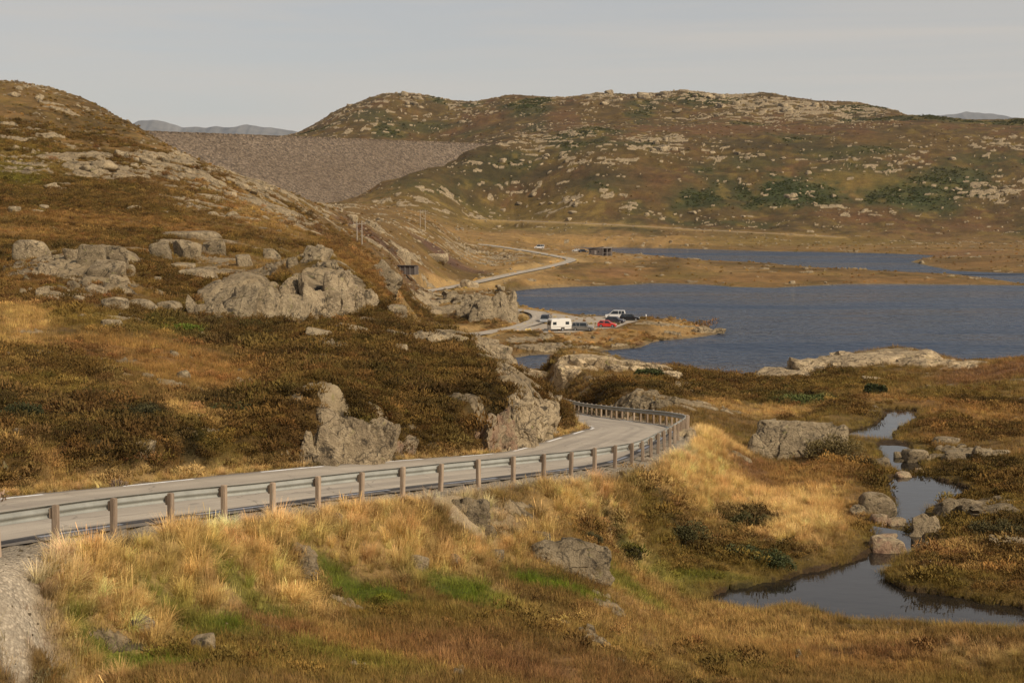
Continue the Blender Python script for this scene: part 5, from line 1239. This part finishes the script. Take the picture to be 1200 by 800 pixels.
def stalks(seed):
    V, Fc = tussock(seed, 90, (.2, .5), .009, 1.5, .2); rng = np.random.default_rng(seed + 5)
    for _ in range(5):
        a = rng.uniform(0, 6.28); p = np.array([.15 * math.cos(a), .15 * math.sin(a), 0]); tip = p + np.array([math.cos(a) * .3, math.sin(a) * .3, 0]) * rng.uniform(.3, 1.3) + np.array([0, 0, rng.uniform(.35, .62)]); sd = np.array([-math.sin(a), math.cos(a), 0]) * .004
        m_ = p + (tip - p) * .75; b0 = len(V); V += [p - sd, p + sd, m_ + sd, m_ - sd, m_ - sd * 2, m_ + sd * 2, tip + sd, tip - sd]; Fc += [(b0, b0 + 1, b0 + 2, b0 + 3), (b0 + 4, b0 + 5, b0 + 6, b0 + 7)]
    return V, Fc
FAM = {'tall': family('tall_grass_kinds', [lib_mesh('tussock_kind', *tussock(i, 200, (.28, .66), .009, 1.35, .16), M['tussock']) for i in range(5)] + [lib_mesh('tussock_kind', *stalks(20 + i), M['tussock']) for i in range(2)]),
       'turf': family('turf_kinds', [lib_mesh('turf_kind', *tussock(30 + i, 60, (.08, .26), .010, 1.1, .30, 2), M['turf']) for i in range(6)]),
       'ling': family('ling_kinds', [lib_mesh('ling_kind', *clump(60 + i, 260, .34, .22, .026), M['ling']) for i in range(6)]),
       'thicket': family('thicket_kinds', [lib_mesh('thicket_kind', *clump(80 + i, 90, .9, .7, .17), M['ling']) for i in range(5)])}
def scatter_tree():
    ng = bpy.data.node_groups.new('plant_scatter', 'GeometryNodeTree')
    ng.interface.new_socket('Geometry', in_out='INPUT', socket_type='NodeSocketGeometry'); ng.interface.new_socket('Kinds', in_out='INPUT', socket_type='NodeSocketCollection')
    ng.interface.new_socket('Geometry', in_out='OUTPUT', socket_type='NodeSocketGeometry')
    N_ = ng.nodes; gi = N_.new('NodeGroupInput'); go = N_.new('NodeGroupOutput'); ip = N_.new('GeometryNodeInstanceOnPoints'); ci = N_.new('GeometryNodeCollectionInfo')
    ci.inputs['Separate Children'].default_value = True; ci.inputs['Reset Children'].default_value = True; ip.inputs['Pick Instance'].default_value = True
    def na_(nm, ty):
        n = N_.new('GeometryNodeInputNamedAttribute'); n.data_type = ty; n.inputs[0].default_value = nm; return n.outputs[0]
    e2r = N_.new('FunctionNodeEulerToRotation')
    lk = ng.links.new
    lk(gi.outputs[0], ip.inputs['Points']); lk(gi.outputs[1], ci.inputs['Collection']); lk(ci.outputs[0], ip.inputs['Instance'])
    lk(na_('turn', 'FLOAT_VECTOR'), e2r.inputs[0]); lk(e2r.outputs[0], ip.inputs['Rotation']); lk(na_('size', 'FLOAT_VECTOR'), ip.inputs['Scale']); lk(na_('pick', 'INT'), ip.inputs['Instance Index'])
    lk(ip.outputs[0], go.inputs[0]); return ng
NG = scatter_tree(); KSOCK = [s.identifier for s in NG.interface.items_tree if s.name == 'Kinds'][0]
LSDF = np.full(GX.shape, 99.0); LSDF[r0:r1] = LSD
RE = RE * 1.0; RE[np.abs(ROADD) > 90] = 90
VIS = GE >= GEmax - .012
CELL = np.gradient(DD)[:, None] * (np.gradient(AA)[None] * GY)
gd_ = np.gradient(GZ, axis=0) / np.gradient(DD)[:, None]; gx_ = np.gradient(GZ, axis=1) / (np.gradient(AA)[None] * GY)
CELL = CELL * np.clip(np.sqrt(1 + gd_ ** 2 + gx_ ** 2), 1, 3.5)      # surface area, not plan area
# stones keep plants off
FREE = np.ones(GX.shape)
for (x, y, rx, ry) in ROCKS_AT:
    i0, i1 = np.searchsorted(DD, [y - ry, y + ry]); j0, j1 = np.searchsorted(AA, [(x - rx) / y, (x + rx) / y])
    s_ = np.s_[i0:i1, j0:j1]
    FREE[s_] = np.where(((GX[s_] - x) / rx) ** 2 + ((GY[s_] - y) / ry) ** 2 < .75, 0, FREE[s_])
def scatter(name, fam, dens, size, label, cat, seed, mul=(1, 1, 1), jit=.28, tall=(.8, 1.25), cap=90000):
    rng = np.random.default_rng(seed)
    ex = np.where(VIS & (np.abs(AA)[None] < .46), dens * CELL * FREE, 0); tot = ex.sum()
    if tot > cap: ex *= cap / tot
    cnt = rng.poisson(ex); idx = np.repeat(np.arange(cnt.size), cnt.ravel()); n = len(idx)
    ii, jj = np.unravel_index(idx, cnt.shape)
    fi = np.clip(ii + rng.uniform(-.5, .5, n), 0, nd - 1.001); fj = np.clip(jj + rng.uniform(-.5, .5, n), 0, na - 1.001)
    a0, b0 = fi.astype(int), fj.astype(int); s, t = fi - a0, fj - b0
    D_ = np.exp(np.interp(fi, np.arange(nd), LD)); A_ = np.interp(fj, np.arange(na), AA)
    z = (GZ[a0, b0] * (1 - t) + GZ[a0, b0 + 1] * t) * (1 - s) + (GZ[a0 + 1, b0] * (1 - t) + GZ[a0 + 1, b0 + 1] * t) * s
    P = np.stack([A_ * D_, D_, z], 1).astype(np.float32)
    me = bpy.data.meshes.new(name); me.vertices.add(n); me.vertices.foreach_set('co', P.ravel())
    sz = size(D_) * rng.uniform(.7, 1.3, n)
    def at_(nm, ty, key, arr): me.attributes.new(nm, ty, 'POINT').data.foreach_set(key, np.ascontiguousarray(arr).ravel())
    at_('turn', 'FLOAT_VECTOR', 'vector', np.stack([rng.normal(size=n) * .17, rng.normal(size=n) * .17, rng.uniform(0, 6.28, n)], 1).astype(np.float32))
    at_('size', 'FLOAT_VECTOR', 'vector', np.stack([sz, sz, sz * rng.uniform(*tall, n)], 1).astype(np.float32))
    at_('pick', 'INT', 'value', rng.integers(0, 1000, n).astype(np.int32))
    tint = COL[ii, jj] * np.array(mul)[None] * np.exp(rng.normal(size=(n, 1)) * jit) * (1 + rng.normal(size=(n, 3)) * .05)
    at_('tint', 'FLOAT_COLOR', 'color', np.concatenate([np.clip(tint, .004, .8), np.ones((n, 1))], 1).astype(np.float32))
    o = link(name, me, None); md = o.modifiers.new('scatter', 'NODES'); md.node_group = NG; md[KSOCK] = FAM[fam]
    tag(o, label, cat, kind='stuff'); print(name, n); return o
nz = 1 + .8 * fbm(GX, GY, 3, 3, 601)
nearm = (GY > 21) & (np.abs(GX) < 70)
leftv = (ROADD > 0) & (RA < 5.5)
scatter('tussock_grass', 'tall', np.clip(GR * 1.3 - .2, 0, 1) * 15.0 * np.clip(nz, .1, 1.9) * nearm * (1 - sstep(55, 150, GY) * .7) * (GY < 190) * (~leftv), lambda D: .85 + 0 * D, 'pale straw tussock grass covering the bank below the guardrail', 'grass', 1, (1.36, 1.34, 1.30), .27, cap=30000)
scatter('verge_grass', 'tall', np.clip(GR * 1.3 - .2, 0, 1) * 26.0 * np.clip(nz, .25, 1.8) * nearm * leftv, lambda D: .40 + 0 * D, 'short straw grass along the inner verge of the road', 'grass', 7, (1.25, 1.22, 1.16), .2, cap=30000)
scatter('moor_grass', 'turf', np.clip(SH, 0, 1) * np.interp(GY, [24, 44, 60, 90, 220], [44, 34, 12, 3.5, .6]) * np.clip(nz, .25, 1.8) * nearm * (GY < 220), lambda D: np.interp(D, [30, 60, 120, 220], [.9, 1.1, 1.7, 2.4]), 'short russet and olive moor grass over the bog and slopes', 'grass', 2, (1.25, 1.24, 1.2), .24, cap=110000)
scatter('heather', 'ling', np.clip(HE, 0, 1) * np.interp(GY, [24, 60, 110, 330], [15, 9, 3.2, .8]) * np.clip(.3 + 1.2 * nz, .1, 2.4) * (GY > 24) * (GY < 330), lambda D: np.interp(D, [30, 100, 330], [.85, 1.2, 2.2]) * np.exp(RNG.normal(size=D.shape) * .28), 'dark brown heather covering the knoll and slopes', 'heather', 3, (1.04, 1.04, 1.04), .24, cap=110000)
gm = np.clip(1.6 * (COL[..., 1] / (COL[..., 0] + 1e-6) - .84) / .16, 0, 1)      # greenest ground carries the thickets
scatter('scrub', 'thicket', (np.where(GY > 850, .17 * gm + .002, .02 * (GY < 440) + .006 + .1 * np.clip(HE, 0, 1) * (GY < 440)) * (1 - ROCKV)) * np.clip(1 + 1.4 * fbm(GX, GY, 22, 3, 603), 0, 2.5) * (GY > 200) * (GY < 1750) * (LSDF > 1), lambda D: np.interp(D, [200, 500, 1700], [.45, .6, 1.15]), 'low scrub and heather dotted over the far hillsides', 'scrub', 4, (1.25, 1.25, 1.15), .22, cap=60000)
# loose stones beyond the counted ones
sk = []
for i, me_ in enumerate(PROTO): sk.append(bpy.data.objects.new('stone_kind', me_))
FAM['stone'] = family('stone_kinds', sk)
rk_ = np.clip(ROCK * .8 + .2 * ROCKV, 0, 1) * np.clip(.4 + 1.8 * fbm(GX, GY, np.maximum(GY, 30) * .02, 3, 605), 0, 2)
def ssize(D): return np.interp(D, [60, 300, 1500], [.15, .42, 1.45])
scatter('scree', 'stone', (rk_ * np.interp(GY, [60, 300, 1500], [.5, .10, .009]) + np.interp(GY, [60, 160, 420, 900, 1500], [.02, .06, .05, .004, .007]) * np.clip(.3 + 2 * fbm(GX, GY, np.where(GY > 600, 60.0, 12.0), 3, 607), 0, 2) * (1 - .7 * np.clip(GR, 0, 1)) * ((GX < 0) | (GY > 850))) * (RE > .3) * (GY > 60) * (LSDF > .3), lambda D: ssize(D) * 1.0, 'countless small pale stones strewn over the hillsides', 'stones', 5, cap=26000)
scatter('shore_stones', 'stone', ((np.abs(LSDF - .8) < 1.6) & (GY < 560)) * .10, lambda D: .28 + 0 * D, 'small stones lining the lake shore', 'stones', 6, cap=6000)

scatter('gravel_stones', 'stone', GRAV * (GY < 60) * (RE > .05) * 6 * np.clip(nz, 0, 2), lambda D: .035 * np.exp(RNG.normal(size=D.shape) * .5), 'small loose stones lying on the gravel shoulder', 'stones', 8, cap=9000)
# ------------------------------------------------------------------ single bushes
def bush(px, py, w, h, label, col_, seed, name='bush', n=3600):
    g = ground(px, py); k = g.y / F; rng = np.random.default_rng(seed); r = w * k / 2 * 1.1; hh = h * k * .8; V, Fc = [], []
    lob = [(rng.uniform(-.75, .75) * r, rng.uniform(-.35, .35) * r, rng.uniform(.3, .55) * r, rng.uniform(.65, 1.0)) for _ in range(9)]
    lf = max(.022, .00055 * g.y)
    for i in range(n):
        lx, ly, lr, lh = lob[int(rng.integers(9))]; a = rng.uniform(0, 6.28); e = math.asin(rng.uniform(-.05, 1)); q = rng.uniform(.6, 1.05)
        p = np.array([lx + lr * q * math.cos(a) * math.cos(e), ly + lr * q * math.sin(a) * math.cos(e), hh * lh * q * max(math.sin(e), .02)])
        d = np.array([math.cos(a) * math.cos(e), math.sin(a) * math.cos(e), .6]) + rng.normal(size=3) * .5; d /= np.linalg.norm(d); s_ = np.cross(d, rng.normal(size=3)); s_ /= np.linalg.norm(s_) + 1e-9
        L_ = lf * rng.uniform(1.5, 3); w_ = lf * rng.uniform(.5, .9); b0 = len(V); V += [p - s_ * w_, p + s_ * w_, p + d * L_ + s_ * w_ * .5, p + d * L_ - s_ * w_ * .5]; Fc.append((b0, b0 + 1, b0 + 2, b0 + 3))
    key = 'leaf_' + '_'.join('%d' % c for c in col_)
    if key not in M:
        m, nt, b = newmat(key); c = lin(*col_) * 1.35; cc = mixc(nt, ramp(nt, noise(nt, objco(nt), 5, 4, .7), (.35, 0), (.65, 1)), tuple(c * .7), tuple(c * 1.3)); nt.links.new(cc, b.inputs['Base Color']); M[key] = m
    o = link(name, mesh_from(name, V, Fc), M[key]); o.location = (g.x, g.y + r * .3, g.z - .03)
    st = MB()
    for q in lob[:4]: st.cyl((q[0] * .5, q[1] * .5, hh * .25), (q[0], q[1], hh), .012 * (1 + r), hh * .7, 6, .006)
    st.build('stems', 'timber_dark', o)
    return tag(o, label, 'bush')
bush(978, 536, 66, 32, 'dense brown heather bush growing against the right front of the large flat-topped boulder', (86, 74, 44), 1)
bush(1026, 461, 26, 15, 'dark round juniper bush standing alone in the bog before the lakeside ridge', (52, 56, 32), 2)
bush(762, 442, 30, 13, 'dark green juniper bush on the lakeside dome beside pale rock', (56, 60, 32), 3)
bush(938, 474, 90, 13, 'long low green juniper mat in the bog left of the upper stream', (70, 74, 38), 4, n=5000)
bush(905, 664, 50, 26, 'dark green shrub overhanging the left bank of the pool', (58, 62, 36), 5)
bush(872, 652, 34, 18, 'dark shrub on the pool bank left of the overhanging one', (62, 64, 38), 6)
bush(790, 632, 66, 24, 'broad dark heather bush in the straw grass above the pool', (68, 64, 38), 7, n=5000)
bush(882, 616, 44, 20, 'dark heather bush higher on the straw bank, nearer the boulder', (66, 62, 36), 8)
bush(733, 654, 34, 18, 'dark bush right beside the wide lichen boulder', (64, 58, 36), 9)
bush(690, 634, 26, 14, 'small dark bush behind the wide lichen boulder', (66, 60, 36), 10)
bush(22, 490, 46, 26, 'dark juniper bush on the slope at the left edge', (52, 52, 30), 11)
bush(270, 490, 54, 22, 'dark green bush in heather above the pale speckled boulder', (62, 62, 36), 12)
bush(150, 488, 60, 20, 'broad dark bush in the middle of the left slope', (60, 56, 34), 13, n=5000)
bush(205, 388, 46, 11, 'bright green low juniper below the three flat stones', (84, 92, 34), 14)
bush(339, 372, 20, 14, 'green bush in the gap between the two right crags', (62, 72, 34), 15)
bush(1172, 628, 60, 22, 'dark heather bush on the right bank beside the rock ledge', (66, 60, 36), 16)
bush(1010, 548, 40, 18, 'brown heather bush between the big boulder and the stream', (84, 70, 42), 17)
